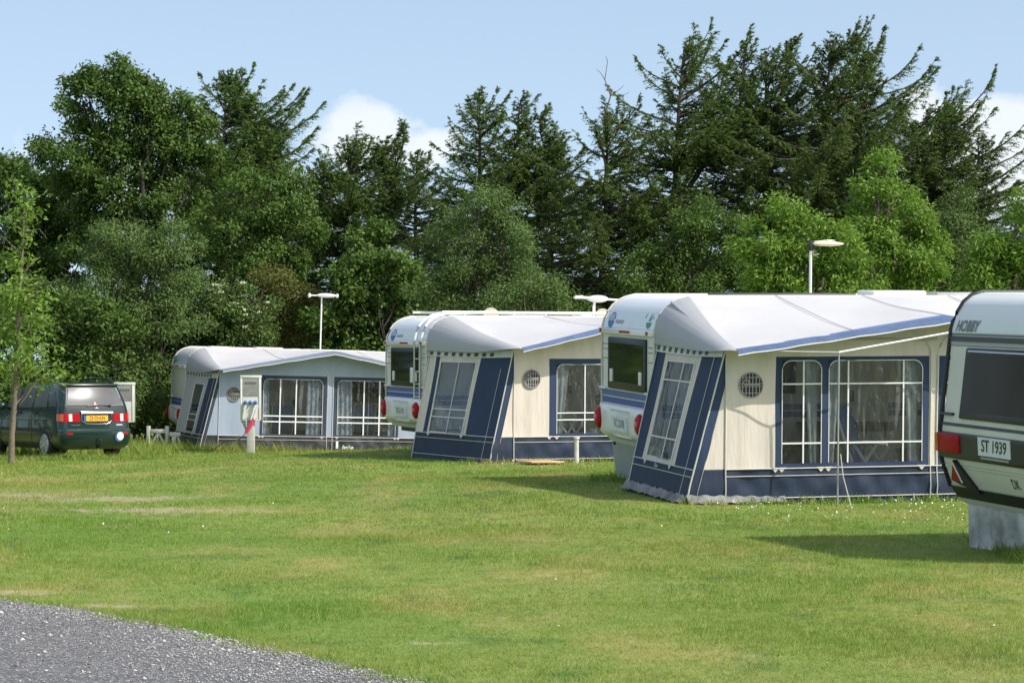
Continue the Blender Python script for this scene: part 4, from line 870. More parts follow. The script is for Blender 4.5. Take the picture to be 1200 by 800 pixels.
def leafy(name, label, d, base_px, lobes, m, bk, Ln=.11, Wd=.06, dens=1.0, seed=1, stems=1, up=.45, extra=None, sub=.33, cov=1.0):
    """broadleaf tree or bush. lobes: (px, py, rx, ry[, depth offset, depth radius]) in photograph pixels at distance d"""
    rg = np.random.default_rng(seed); s = d/F; bx = (base_px-600)*s; g0 = gh(bx, d); org = np.array([bx, d, g0])
    root = tag(empty(name, (bx, d, g0)), label, 'tree' if 'tree' in name else 'shrub', TG)
    LC, LR = [], []
    for lb in lobes:
        px, py, rx, ry = lb[:4]; dy = lb[4] if len(lb) > 4 else 0.; rd = lb[5] if len(lb) > 5 else .8*(rx+ry)/2*s
        LC.append(((px-600)/F*(d+dy), d+dy, EYE-(py-HZ)/F*(d+dy))); LR.append((rx*s, rd, ry*s))
    LC, LR = np.array(LC)-org, np.array(LR)
    tw, ta = [], []
    for c, r in zip(LC, LR):
        ar = np.pi*r[0]*r[2]; nb = max(7, int(ar*4.2)); rs = np.median(r)
        dv = ufrand(rg, nb); dv[:, 2] += .15; bc = c+nrm(dv)*r*rg.uniform(.35, .92, (nb, 1)); br = np.minimum(rg.uniform(.65, 1.15, nb)*sub*rs, .95)
        br = np.maximum(br, .3)
        nt_ = max(6, int(ar*80*dens*cov/nb)); 
        q = ufrand(rg, nb*nt_)*np.cbrt(rg.uniform(.1, 1, (nb*nt_, 1))); q *= np.repeat(br, nt_)[:, None]*np.array([1, 1, .62])
        tw.append(np.repeat(bc, nt_, 0)+q); ta.append(np.repeat(bc-c, nt_, 0)*.5+q)
    tw, ta = np.concatenate(tw), nrm(np.concatenate(ta))
    keep = tw[:, 2] > .12; tw, ta = tw[keep], ta[keep]
    M_ = 16; n = len(tw)*M_
    dr = np.repeat(ta, M_, 0)*.8+rg.normal(0, .6, (n, 3)); dr[:, 2] += .1; dr = nrm(dr)
    off = dr*rg.uniform(0, 1, (n, 1))**.7*.30+rg.normal(0, .05, (n, 3)); C_ = np.repeat(tw, M_, 0)+off; C_[:, 2] = np.maximum(C_[:, 2], .06)
    N_ = rg.normal(0, .55, (n, 3))+np.repeat(ta, M_, 0)*.35; N_[:, 2] += up; N_ = nrm(N_); T_ = dr+rg.normal(0, .35, (n, 3)); T_[:, 2] -= .25
    V, Fq = leaf_quads(C_, N_, T_, rg.uniform(.65, 1.25, n)*Ln, rg.uniform(.7, 1.2, n)*Wd)
    raw_mesh('crown', V, Fq, m, root)
    # trunk and limbs
    cz = (LC*LR[:, :1]).sum(0)/LR[:, 0].sum(); top = np.array([cz[0], cz[1], max(.5, cz[2]*.9)]); ht = float(LC[:, 2].max()); r0 = max(.035, .018*ht)
    paths = []
    for q in range(stems):
        b0 = np.array([rg.normal(0, .12*q), rg.normal(0, .12*q), -.15]); tt = top+np.array([rg.normal(0, .35*q+.02), rg.normal(0, .3*q+.02), 0]); tp = curve(b0, tt, rg, .08, 9); paths.append((tp, np.linspace(r0, r0*.45, 9)/math.sqrt(stems)))
        for c, r in list(zip(LC, LR))[q::stems]:
            i = rg.integers(3, 8); p = curve(tp[i], c, rg, .15, 7, .08); paths.append((p, np.linspace(r0*.42, r0*.16, 7)))
            for _ in range(7):
                j = rg.integers(2, 7); e = c+ufrand(rg, 1)[0]*r*.85; e[2] = max(e[2], .2); paths.append((curve(p[j], e, rg, .18, 6, .05), np.linspace(r0*.15, .010, 6)))
    V, Fq = branch_mesh(paths); raw_mesh('trunk', V, Fq, bk, root, True)
    if extra: extra(root, tw, ta, rg)
    return root
ES = 1.85
def conifer(name, label, d, base_px, top_px, top_py, env, m, seed, nb=120, wind=.35, dens=1., lean=0., dead=None, droop=.0, leaders=(), tmin=.12, bk=bark):
    """spruce: trunk, whorls of limbs inside the silhouette env = (t, left px, right px), flat sprays hanging from each limb"""
    rg = np.random.default_rng(seed); s = d/F; bx = (base_px-600)*s; g0 = gh(bx, d); org = np.array([bx, d, g0]); root = tag(empty(name, (bx, d, g0)), label, 'tree', TG)
    top_py += 24; tpz = EYE-(top_py-HZ)*s-g0; tpx = (top_px-base_px)*s; k = 14; t = np.linspace(0, 1, k)
    tr = np.stack([tpx*t**1.3+.12*np.sin(5*t+seed), .1*np.sin(4*t+seed*2), -.2+(tpz+.2)*t], 1); r0 = .017*tpz+.04
    paths = [(tr, np.linspace(r0, .02, k))]; env = np.array(env, float)*np.array([1, ES, ES]); BP, BL = [], []
    stems = [(tr, 0., 1.)]
    for lx, ly, t0 in leaders:
        a = np.array([np.interp(t0, t, tr[:, c]) for c in range(3)]); b = np.array([(lx-base_px)*s, rg.normal(0, .4), EYE-(ly+18-HZ)*s-g0]); p = curve(a, b, rg, .05, 9, .0)
        p[:, :2] += (np.sin(np.pi*np.linspace(0, 1, 9))[:, None]*.25*(b-a)[None, :2]); paths.append((p, np.linspace(r0*.4, .02, 9))); stems.append((p, t0, b[2]/tpz))
    for si, (sp, ta_, tb_) in enumerate(stems):
        n = int(nb*2.3) if si == 0 else int(nb*.5)
        tt = np.sort(1-(1-tmin)*rg.uniform(0, 1, n)**.85) if si == 0 else np.linspace(.25, 1, n)
        for q in tt:
            th = q if si == 0 else ta_+(tb_-ta_)*q
            ts = np.linspace(0, 1, len(sp)); a = np.array([np.interp(q, ts, sp[:, c]) for c in range(3)]); az = rg.uniform(0, 2*np.pi); cx, cy = math.cos(az), math.sin(az)
            Lm = np.interp(th, env[:, 0], env[:, 2] if cx > 0 else env[:, 1])*s; Ls = np.interp(th, env[:, 0], (env[:, 1]+env[:, 2])/2)*s
            # the silhouette is measured from the straight line base-top of the photograph
            Lh = (abs(cx)*Lm+abs(cy)*Ls*.8)/(abs(cx)+abs(cy)*.8+1e-6)*(.35+.8*rg.uniform(0, 1)**1.4)
            if si: Lh = min(Lh, .45+1.9*(1-q))*rg.uniform(.6, 1)
            Lh = max(Lh, .22); e0 = np.interp(th, [0, .45, .8, 1], [-.20, .02, .30, .90])+rg.normal(0, .10)
            kk = 8; u = np.linspace(0, 1, kk); el_ = e0-droop*np.sin(np.pi*u)-.18*np.sin(np.pi*u)+.45*u**2+(.18*wind if cx > 0 else 0)*u; hd = np.array([cx+wind*.55, cy, 0.]); hd /= np.linalg.norm(hd)
            st = Lh/(kk-1); P_ = np.zeros((kk, 3)); P_[0] = a
            for j in range(1, kk):
                h_ = nrm(hd+np.array([wind*.35*u[j], 0, 0])); P_[j] = P_[j-1]+st*np.array([h_[0]*math.cos(el_[j]), h_[1]*math.cos(el_[j]), math.sin(el_[j])])
            paths.append((P_, np.linspace(max(.012, .013*Lh+.01), .006, kk))); BP.append(P_); BL.append(Lh)
    C, N, T, Ls_, Ws_ = [], [], [], [], []
    for P_, Lh in zip(BP, BL):
        nt_ = max(7, int(Lh*19*dens)); u = .10+.90*rg.uniform(0, 1, nt_)**.72 if Lh > 1.2 else rg.uniform(.05, 1, nt_); u[0] = 1.
        x = u*(len(P_)-1); i = np.minimum(x.astype(int), len(P_)-2); f = (x-i)[:, None]; o = P_[i]*(1-f)+P_[i+1]*f; d0 = nrm(P_[i+1]-P_[i]); sd_ = nrm(np.cross(d0, [0, 0, 1.])); sg = rg.choice([-1, 1], nt_)[:, None]
        dr = nrm(d0*rg.uniform(.55, 1.1, (nt_, 1))+sd_*sg*rg.uniform(.35, 1.0, (nt_, 1))+np.array([wind*.25, 0, 0])+np.array([0, 0, 1.])*rg.uniform(-.75, .12, (nt_, 1)))
        ln = np.clip((.30*Lh*(1.04-u)+.11)*rg.uniform(.6, 1.2, nt_), .12, .85); nbk = 11
        w_ = np.linspace(.08, 1, nbk)[None, :, None]; c = o[:, None]+dr[:, None]*ln[:, None, None]*w_; c[..., 2] -= (.20*ln[:, None]*np.linspace(0, 1, nbk)**2)
        c += rg.normal(0, .012, c.shape); s2 = nrm(np.cross(dr, [0, 0, 1.])); alt = np.tile([1, -1, .25], nbk)[:nbk][None, :, None]
        tdir = nrm(dr[:, None]*.9+s2[:, None]*alt*.75+rg.normal(0, .25, c.shape)); nn = rg.normal(0, .45, c.shape); nn[..., 2] += .8
        C.append(c.reshape(-1, 3)); T.append(tdir.reshape(-1, 3)); N.append(nn.reshape(-1, 3)); m_ = c.shape[0]*nbk
        Ls_.append(rg.uniform(.085, .17, m_)); Ws_.append(rg.uniform(.018, .038, m_))
    V, Fq = leaf_quads(np.concatenate(C), nrm(np.concatenate(N)), np.concatenate(T), np.concatenate(Ls_), np.concatenate(Ws_)); raw_mesh('crown', V, Fq, m, root)
    if dead:
        a = np.array([np.interp(dead[2], t, tr[:, c]) for c in range(3)]); b = np.array([(dead[0]-base_px)*s, 0, EYE-(dead[1]-HZ)*s-g0]); p = curve(a, b, rg, .03, 8); dp = [(p, np.linspace(.05, .01, 8))]
        for j in range(9): q = rg.integers(3, 8); dp.append((curve(p[q], p[q]+np.array([rg.uniform(-.5, .7), rg.normal(0, .2), rg.uniform(.1, .5)]), rg, .1, 5), np.linspace(.014, .005, 5)))
        V, Fq = branch_mesh(dp, 5); raw_mesh('dead_leader', V, Fq, barkp, root, True)
    V, Fq = branch_mesh(paths); raw_mesh('trunk', V, Fq, bk, root, True)
    return root
lf_dark = leaf_mat('leaf_dark', (.054,.112,.017), (.115,.190,.034), .32); lf_mid = leaf_mat('leaf_mid', (.066,.132,.02), (.13,.215,.04), .32)
lf_bright = leaf_mat('leaf_bright', (.12,.225,.026), (.22,.36,.052), .42); lf_willow = leaf_mat('leaf_willow', (.078,.138,.036), (.160,.235,.075), .28, .6, .15); lf_olive = leaf_mat('leaf_olive', (.085,.10,.016), (.16,.17,.034))
lf_gwil = leaf_mat('leaf_green_willow', (.068,.125,.026), (.135,.21,.054)); nd_dark = leaf_mat('needle_dark', (.070,.120,.026), (.145,.215,.052), .36); nd_mid = leaf_mat('needle_mid', (.078,.138,.028), (.155,.235,.055), .38); nd_lite = leaf_mat('needle_light', (.090,.165,.034), (.170,.26,.062), .40)
# conifers, from left to right
conifer('spruce_tree', 'pale green larch-like conifer rising right of the big round leafy tree', 78, 262, 262, 66, [(0,60,75),(.45,60,95),(.62,56,92),(.75,48,80),(.88,30,52),(.95,14,24),(1,3,5)], nd_lite, 21, 190, .3, 1.25, leaders=[(292,100,.6),(318,128,.5)])
conifer('spruce_tree', 'dark flat topped conifer between the pale larch-like one and the pointed spruce', 76, 400, 404, 148, [(0,60,60),(.4,70,75),(.65,66,80),(.82,45,70),(.93,22,40),(1,4,8)], nd_mid, 22, 130, .2, leaders=[(474,132,.55),(445,158,.6),(372,180,.6)])
conifer('spruce_tree', 'spruce with a sharp top and forked side leaders, rising behind the middle caravan', 74, 552, 560, 84, [(0,60,85),(.35,62,110),(.6,58,105),(.74,44,84),(.86,26,56),(.94,10,22),(1,2,4)], nd_mid, 23, 140, .3, leaders=[(610,98,.62),(634,114,.58),(650,140,.5)])
conifer('spruce_tree', 'thin see-through conifer with a bare dead leader and dark trunk', 72, 690, 716, 112, [(0,70,70),(.3,84,84),(.55,80,70),(.75,62,58),(.9,34,45),(1,6,12)], nd_dark, 24, 105, .45, .85, dead=(712, 72, .8), tmin=.2)
conifer('spruce_tree', 'tall windswept conifer whose feathery crown leans right, above the dark bush', 73, 772, 806, 32, [(0,70,90),(.3,80,100),(.5,72,92),(.7,60,80),(.85,42,72),(.94,22,46),(1,3,8)], nd_mid, 25, 150, .55, leaders=[(876,34,.6),(850,60,.6)], tmin=.15)
conifer('spruce_tree', 'tall dense conifer with bare dark trunk, tops leaning over the bright ash', 74, 905, 900, 42, [(0,40,60),(.3,50,80),(.5,62,85),(.7,58,75),(.86,40,52),(.95,18,26),(1,3,6)], nd_dark, 26, 130, .35, leaders=[(930,34,.6)], tmin=.25)
conifer('spruce_tree', 'broad dark conifer with the highest twin top, left of the trailing windswept one', 72, 958, 972, 28, [(0,50,70),(.3,60,100),(.5,78,120),(.68,72,115),(.82,54,88),(.93,28,52),(1,4,8)], nd_dark, 27, 150, .4, leaders=[(1004,27,.6),(1030,44,.55)], tmin=.28)
conifer('spruce_tree', 'ragged windswept conifer trailing long limbs right towards the white cloud', 71, 1070, 1082, 108, [(0,60,80),(.35,70,110),(.55,68,135),(.72,55,130),(.88,34,80),(1,5,14)], nd_dark, 28, 130, .6, leaders=[(1142,150,.5),(1110,112,.6)], tmin=.2)
conifer('spruce_tree', 'conifer cut by the right edge, standing past the trailing windswept one', 75, 1232, 1246, 176, [(0,60,60),(.4,75,75),(.7,64,60),(.9,30,30),(1,4,4)], nd_mid, 29, 100, .4)
conifer('spruce_tree', 'dark conifer far back between the pale larch-like one and the flat topped one', 82, 335, 332, 196, [(0,60,60),(.5,60,60),(.8,36,40),(1,3,4)], nd_mid, 31, 110, .2)
conifer('spruce_tree', 'dark conifer far back filling the gap left of the pointed spruce', 81, 488, 492, 158, [(0,60,60),(.5,60,60),(.8,36,40),(1,3,4)], nd_dark, 32, 110, .2)
conifer('spruce_tree', 'dark conifer far back between the pointed spruce and the dead leader', 80, 648, 652, 150, [(0,60,60),(.5,62,62),(.8,40,44),(1,3,4)], nd_mid, 33, 120, .3)
conifer('spruce_tree', 'dark conifer far back behind the highest twin top and the ragged trailing one', 80, 1040, 1046, 104, [(0,60,60),(.5,60,70),(.8,40,50),(1,3,4)], nd_dark, 34, 120, .4)
# leafy trees and shrubs
leafy('oak_tree', 'big round dark leafy tree, tallest on the left', 74, 150, [(150,150,58,62),(105,120,40,36),(140,98,42,30),(185,125,48,44),(60,175,26,24),(95,190,55,55),(205,190,50,55),(150,235,90,55),(235,160,24,34),(140,300,80,42),(210,285,50,40)], lf_dark, bark, .13, .075, 1.0, 41)
leafy('oak_tree', 'dark leafy tree at the left edge, lower than the big round one', 77, 15, [(-5,215,50,48),(40,230,42,45),(10,280,60,60),(50,310,50,50),(-45,260,50,70),(75,250,46,46),(100,290,50,42),(-5,345,60,50),(60,365,55,48)], lf_dark, bark, .13, .075, 1.0, 42)
leafy('leafy_tree', 'mid green leafy tree filling the dip below the pale larch-like conifer', 72, 300, [(300,235,50,45),(335,265,46,42),(262,275,45,40),(310,300,55,40),(345,220,22,26)], lf_mid, bark, .11, .06, .95, 43)
leafy('willow_shrub', 'large silver green willow right of the dark green car', 64, 148, [(150,295,52,42),(195,300,40,40),(105,325,46,48),(165,345,58,60),(120,395,62,55),(190,390,50,55),(205,330,36,40),(150,450,70,50)], lf_willow, bark, .10, .036, 1.35, 44, 4)
def elder_flowers(root, tw, ta, rg):
    fr = tw[(tw[:, 1] < np.percentile(tw[:, 1], 45)) & (tw[:, 2] > np.percentile(tw[:, 2], 45))]; idx = rg.choice(len(fr), 30); V, Fq = [], []
    C = np.concatenate([fr[i]+np.array([0, -.12, .1])+rg.normal(0, 1, (26, 3))*np.array([.042, .04, .016]) for i in idx]); N = rg.normal(0, .4, C.shape); N[:, 2] += .8; N[:, 1] -= .5
    V, Fq = leaf_quads(C, nrm(N), rg.normal(size=C.shape), np.full(len(C), .04), np.full(len(C), .036)); raw_mesh('blossom', V, Fq, mat('elder_blossom', (.80,.78,.62), .8), root)
leafy('elder_shrub', 'elder bush with cream flower heads behind the pale blue awning', 66, 270, [(268,350,36,34),(250,385,36,36),(295,375,36,40),(275,425,45,40)], lf_gwil, bark, .10, .05, 1.0, 45, 3, extra=elder_flowers)
leafy('olive_shrub', 'yellowish olive bush beside the tall aerial mast', 68, 338, [(330,335,32,34),(352,365,30,36),(320,380,38,40),(360,405,35,40)], lf_olive, bark, .09, .05, 1.1, 46, 3)
leafy('maple_tree', 'mid green maple-like tree left of the middle caravan roof', 67, 435, [(440,300,28,36),(420,335,40,40),(465,325,34,38),(400,375,40,45),(450,375,50,45),(430,420,50,40),(478,360,30,40)], lf_mid, bark, .13, .085, .95, 47, 2)
leafy('willow_tree', 'tall grey green willow behind the middle caravan', 63, 560, [(560,245,36,40),(535,290,42,46),(590,290,46,48),(560,335,62,46),(520,345,40,44),(610,335,44,42),(550,385,80,40),(588,250,24,28)], lf_gwil, bark, .10, .034, 1.1, 48, 3)
leafy('willow_shrub', 'low rounded willow bush just above the middle awning roof', 60, 632, [(625,340,36,32),(650,352,26,24),(600,355,36,28),(640,385,45,35),(605,390,50,35)], lf_willow, barkp, .10, .034, 1.1, 49, 3)
leafy('dark_shrub', 'dusky dark bush between the thin conifer and the bright ash', 66, 810, [(815,262,34,36),(785,300,42,38),(840,295,40,40),(760,335,44,36),(815,335,58,36),(865,330,36,34)], lf_dark, bark, .10, .055, 1.0, 50, 3)
leafy('ash_tree', 'bright yellow green ash behind the leaf shaped aerial', 58, 940, [(925,248,26,32),(905,290,40,38),(950,285,42,42),(900,325,42,30),(955,325,58,34),(990,290,34,40),(1000,330,40,30)], lf_bright, barkp, .15, .05, .85, 51, 2)
leafy('ash_tree', 'bright yellow green ash with the tallest pale tip, right of its twin', 60, 1050, [(1038,200,14,22),(1030,235,30,30),(1060,255,40,38),(1015,275,36,38),(1085,295,34,38),(1045,305,50,38),(1060,335,60,28)], lf_bright, barkp, .15, .05, .85, 52, 2)
leafy('ash_tree', 'bright green ash at the right edge above the old caravan', 56, 1190, [(1200,265,34,34),(1170,300,36,36),(1215,310,44,44),(1150,330,30,24),(1185,335,44,30),(1240,270,40,50)], lf_bright, barkp, .15, .05, .9, 53, 2)
leafy('grey_shrub', 'grey green shrub filling the gap between the two right-hand ash trees', 63, 1122, [(1120,285,30,36),(1110,325,40,34),(1140,310,32,34),(1125,245,18,26)], lf_gwil, bark, .10, .04, 1.0, 54, 3)
# low dark bushes closing the bottom of the belt
lows = [(-60,60,'dark bush at the left edge behind the young tree'),(60,62,'dark bush right behind the dark green car'),(190,66,'dark bush left of the pale blue awning'),(400,72,'dark low bush far back behind the pale blue awning roof'),(520,72,'dark low bush far back behind the middle caravan'),(690,70,'dark low bush under the thin see-through conifer'),(950,70,'dark low bush hidden far behind the bright ash'),(135,66.5,'dark bush behind the grey hookup cabinet by the car'),(-200,58,'dark bush beyond the left edge of the frame'),(-340,56,'dark bush farthest beyond the left edge')]
for i, (px, d, lab) in enumerate(lows):
    hh = 120 if i < 3 else 80
    leafy('hedge_shrub', lab, d, px, [(px-40,HZ+25,70,62),(px+40,HZ+28,70,60),(px,HZ-hh*.55,75,45),(px-50,HZ-hh*.5,50,40),(px+55,HZ-hh*.45,50,40)], lf_dark, bark, .13, .075, .8, 60+i, 3)
for i, (px, d, top, lab) in enumerate([(-190,70,210,'leafy tree far left beyond the frame, nearer one'),(-380,66,200,'leafy tree farthest left beyond the frame'),(1390,64,230,'leafy tree beyond the right edge of the frame'),(-560,46,120,'leafy tree beyond the left edge of the frame beside the lawn'),(-760,38,60,'leafy tree beyond the left edge nearest the road')]):
    leafy('oak_tree', lab, d, px, [(px,top+70,90,70),(px-60,top+140,80,80),(px+70,top+130,80,80),(px,top+200,120,60)], lf_dark, bark, .16, .09, .7, 80+i)
# the young tree by the car: a slim pale trunk with sparse drooping leaf sprays
def young():
    rg = np.random.default_rng(5); d = 48.5; s = d/F; bx = (14-600)*s; g0 = gh(bx, d); root = tag(empty('young_tree', (bx, d, g0)), 'slim young tree with pale trunk and sparse bright leaves, before the dark green car', 'tree')
    Q = lambda px, py, dy=0.: np.array([(px-600)*s-bx, dy, EYE-(py-HZ)*s-g0])
    tr = np.array([Q(13,535), Q(14,510), Q(17,470), Q(19,430), Q(21,400), Q(22,360), Q(25,320), Q(27,285), Q(28,250), Q(29,222)]); tr[0, 2] = -.1
    paths = [(tr, np.array([.070,.060,.055,.05,.045,.038,.03,.022,.014,.006]))]; C, T = [], []
    ends = [(60,428,.5),(78,440,.2),(70,405,-.4),(52,372,.5),(55,345,-.3),(-5,300,.3),(-12,275,0),(45,300,.2),(50,268,-.2),(8,250,.2),(2,380,.5),(-15,420,-.3),(35,240,.3),(12,340,-.5),(-20,350,.4),(40,420,-.6),(30,395,.6),(62,330,0),(18,218,.1)]
    lean_ = [0,0,0,0,.3,.2,1,1,1,.5,0,0,.6,0,.1,0,0,1,.3]
    for (ex, ey, dy), sp in zip(ends, lean_):
        e = Q(ex, ey, dy); zz = e[2]-.25-abs(e[0])*.35; a = np.array([np.interp(zz, tr[:, 2], tr[:, c]) for c in range(3)]); p = curve(a, e, rg, .08, 8, .16); paths.append((p, np.linspace(.020, .005, 8)))
        nl = int((1-sp)*(135 if ey < 400 else 95)+8); u = rg.uniform(.25, 1.02, nl); x = np.minimum(u*7, 6.99); i = x.astype(int); f = (x-i)[:, None]; o = p[i]*(1-f)+p[np.minimum(i+1, 7)]*f
        C.append(o+rg.normal(0, 1, o.shape)*np.array([.17,.17,.11])+[0,0,-.05]); T.append(np.repeat((e-a)[None], nl, 0)+rg.normal(0, .6, o.shape)+[0,0,-.5])
        for q in range(5): j = rg.integers(2, 7); paths.append((curve(p[j], p[j]+rg.normal(0, .22, 3)+[0,0,.05], rg, .1, 4), np.linspace(.007, .003, 4)))
    for k_ in range(420): j = rg.uniform(.35, .98)*9; i = int(j); o = tr[i]*(1-(j-i))+tr[min(i+1, 9)]*(j-i); C.append((o+rg.normal(0, .13, 3))[None]); T.append(rg.normal(0, 1, (1, 3))+[0,0,-.3])
    C, T = np.concatenate(C), nrm(np.concatenate(T)); N = rg.normal(0, .6, C.shape); N[:, 2] += .6; N[:, 1] -= .2
    V, Fq = leaf_quads(C, nrm(N), T, rg.uniform(.10, .17, len(C)), rg.uniform(.045, .07, len(C))); raw_mesh('crown', V, Fq, lf_bright, root)
    V, Fq = branch_mesh(paths, 8); raw_mesh('trunk', V, Fq, barkp, root, True)
young()

# ---------------------------------------------------------------- lawn, gravel road, grass blades, daisies
def edge_x(y): return np.interp(y, [5,12.8,13.2,14.0,15.0,16.1,17.2,18.17,20,26], [3.2,-.30,-.52,-1.0,-1.61,-2.3,-3.1,-3.89,-6.0,-14])   # lawn is right of this line
def axis(a, b, c, lo, hi):
    mid = np.arange(a, b, c); l = a-np.geomspace(c, a-lo, 26)[::-1]; h = b+np.geomspace(c, hi-b, 26); return np.concatenate([l, mid, h])
xs = axis(-16, 16, .33, -2500, 2500); ys = np.concatenate([-np.geomspace(1, 900, 12)[::-1], np.arange(0, 76, .33), 76+np.geomspace(.5, 2900, 26)])
X, Y = np.meshgrid(xs, ys); Z = gz(X, Y); V = np.stack([X, Y, Z], -1).reshape(-1, 3); nx = len(xs); q = np.arange(len(ys)-1)[:, None]*nx+np.arange(nx-1)[None]; Fq = np.stack([q, q+1, q+nx+1, q+nx], -1).reshape(-1, 4)
def ground_mat(blade):
    m = bpy.data.materials.new('grass_blade' if blade else 'lawn'); m.use_nodes = True; nt = m.node_tree; nd = nt.nodes; L = nt.links; b = nd['Principled BSDF']; b.inputs['Roughness'].default_value = .7; b.inputs['Specular IOR Level'].default_value = .2
    tc = nd.new('ShaderNodeTexCoord')
    def noise(sc_, det=5, stretch=(1,1,1)):
        mp = nd.new('ShaderNodeMapping'); mp.inputs['Scale'].default_value = stretch; L.new(tc.outputs['Object'], mp.inputs[0]); n = nd.new('ShaderNodeTexNoise'); n.inputs['Scale'].default_value = sc_; n.inputs['Detail'].default_value = det; L.new(mp.outputs[0], n.inputs['Vector']); return n.outputs['Fac']
    def rng_(v, a, b_, c=0., d_=1.):
        r = nd.new('ShaderNodeMapRange'); r.interpolation_type = 'SMOOTHSTEP'; r.inputs['From Min'].default_value = a; r.inputs['From Max'].default_value = b_; r.inputs['To Min'].default_value = c; r.inputs['To Max'].default_value = d_; L.new(v, r.inputs['Value']); return r.outputs[0]
    def mix(f, a, b_):
        x = nd.new('ShaderNodeMix'); x.data_type = 'RGBA'
        for s_, v in (('Factor', f), ('A', a), ('B', b_)):
            if isinstance(v, tuple): x.inputs[s_].default_value = (*v, 1)
            elif isinstance(v, float): x.inputs[s_].default_value = v
            else: L.new(v, x.inputs[s_])
        return x.outputs['Result']
    def mt(op, a, b_):
        n = nd.new('ShaderNodeMath'); n.operation = op
        for i, v in enumerate((a, b_)):
            if isinstance(v, (int, float)): n.inputs[i].default_value = v
            else: L.new(v, n.inputs[i])
        return n.outputs[0]
    def spot(cx, cy, rx, ry):
        sp = nd.new('ShaderNodeSeparateXYZ'); L.new(tc.outputs['Object'], sp.inputs[0])
        a = mt('POWER', mt('DIVIDE', mt('SUBTRACT', sp.outputs[0], cx), rx), 2.); c = mt('POWER', mt('DIVIDE', mt('SUBTRACT', sp.outputs[1], cy), ry), 2.)
        return mt('EXPONENT', mt('MULTIPLY', mt('ADD', a, c), -1.), 0)
    big = rng_(noise(.34, 4, (1, .55, 1)), .38, .66); fine = rng_(noise(3.2, 5), .35, .68); dry = rng_(noise(.85, 8, (1, .45, 1)), .47, .70); clov = rng_(noise(1.7, 5, (1, .6, 1)), .56, .68); yel = rng_(noise(.13, 3, (1, .5, 1)), .38, .62)
    if blade:
        g = nd.new('ShaderNodeNewGeometry'); rp = g.outputs['Random Per Island']
        c = mix(big, (.150,.280,.034), (.215,.325,.048)); c = mix(mt('MULTIPLY', yel, .28), c, (.31,.30,.065)); c = mix(mt('MULTIPLY', fine, .45), c, (.14,.24,.034)); c = mix(mt('MULTIPLY', clov, .6), c, (.085,.19,.03)); c = mix(mt('MULTIPLY', dry, .5), c, (.38,.33,.11)); c = mix(rng_(rp, .80, .95, 0., .65), c, (.50,.44,.20)); c = mix(rng_(rp, 0., .3, .35, 0.), c, (.10,.18,.025))
    else:
        c = mix(big, (.14,.225,.038), (.19,.25,.055)); c = mix(mt('MULTIPLY', yel, .45), c, (.28,.25,.08)); c = mix(mt('MULTIPLY', fine, .5), c, (.12,.19,.03)); c = mix(mt('MULTIPLY', clov, .55), c, (.075,.15,.028)); c = mix(mt('MULTIPLY', dry, .55), c, (.32,.27,.10)); sl_ = rng_(noise(24, 3), .62, .75); c = mix(mt('MULTIPLY', sl_, .4), c, (.10,.075,.04))
    bare = None
    for cx, cy, rx, ry in BARE:
        s_ = spot(cx, cy, rx, ry); bare = s_ if bare is None else mt('MAXIMUM', bare, s_)
    bf = rng_(mt('ADD', bare, mt('MULTIPLY', mt('SUBTRACT', noise(4.5, 7), .5), 3.2)), .45, .95)
    c = mix(mt('MULTIPLY', bf, .55 if blade else .8), c, (.38,.33,.16) if blade else (.36,.31,.22))
    L.new(c, b.inputs['Base Color'])
    if blade:
        t = nd.new('ShaderNodeBsdfTranslucent'); L.new(c, t.inputs['Color']); ms = nd.new('ShaderNodeMixShader'); ms.inputs[0].default_value = .3; L.new(b.outputs[0], ms.inputs[1]); L.new(t.outputs[0], ms.inputs[2]); L.new(ms.outputs[0], nd['Material Output'].inputs['Surface'])
    else:
        bp = nd.new('ShaderNodeBump'); bp.inputs['Strength'].default_value = .7; bp.inputs['Distance'].default_value = .04; L.new(noise(22, 4), bp.inputs['Height']); L.new(bp.outputs[0], b.inputs['Normal'])
    return m
BARE = [(-5.4,32.4,1.5,1.1),(-7.2,33.6,1.5,1.3),(-4.3,29.6,1.3,.8),(-3.9,18.75,.5,.25),(-3.0,17.6,.4,.2),(-.5,15.2,.22,.12)]
BA = np.array(BARE)
o = raw_mesh('lawn', V, Fq, ground_mat(False), None, True); tag(o, kind='structure')
def road_mat():
    m = bpy.data.materials.new('gravel'); m.use_nodes = True; nt = m.node_tree; nd = nt.nodes; L = nt.links; b = nd['Principled BSDF']; b.inputs['Roughness'].default_value = .85
    tc = nd.new('ShaderNodeTexCoord'); vo = nd.new('ShaderNodeTexVoronoi'); vo.inputs['Scale'].default_value = 82; L.new(tc.outputs['Object'], vo.inputs['Vector'])
    cr = nd.new('ShaderNodeValToRGB'); sp = nd.new('ShaderNodeSeparateColor'); L.new(vo.outputs['Color'], sp.inputs[0]); L.new(sp.outputs[0], cr.inputs[0])
    e = cr.color_ramp.elements; e[0].position = 0; e[0].color = (.07,.07,.075,1); e[1].position = 1; e[1].color = (.40,.40,.40,1); x = e.new(.7); x.color = (.155,.155,.16,1)
    L.new(cr.outputs[0], b.inputs['Base Color']); bp = nd.new('ShaderNodeBump'); bp.inputs['Strength'].default_value = .8; bp.inputs['Distance'].default_value = .02; bp.invert = True; L.new(vo.outputs['Distance'], bp.inputs['Height']); L.new(bp.outputs[0], b.inputs['Normal']); return m
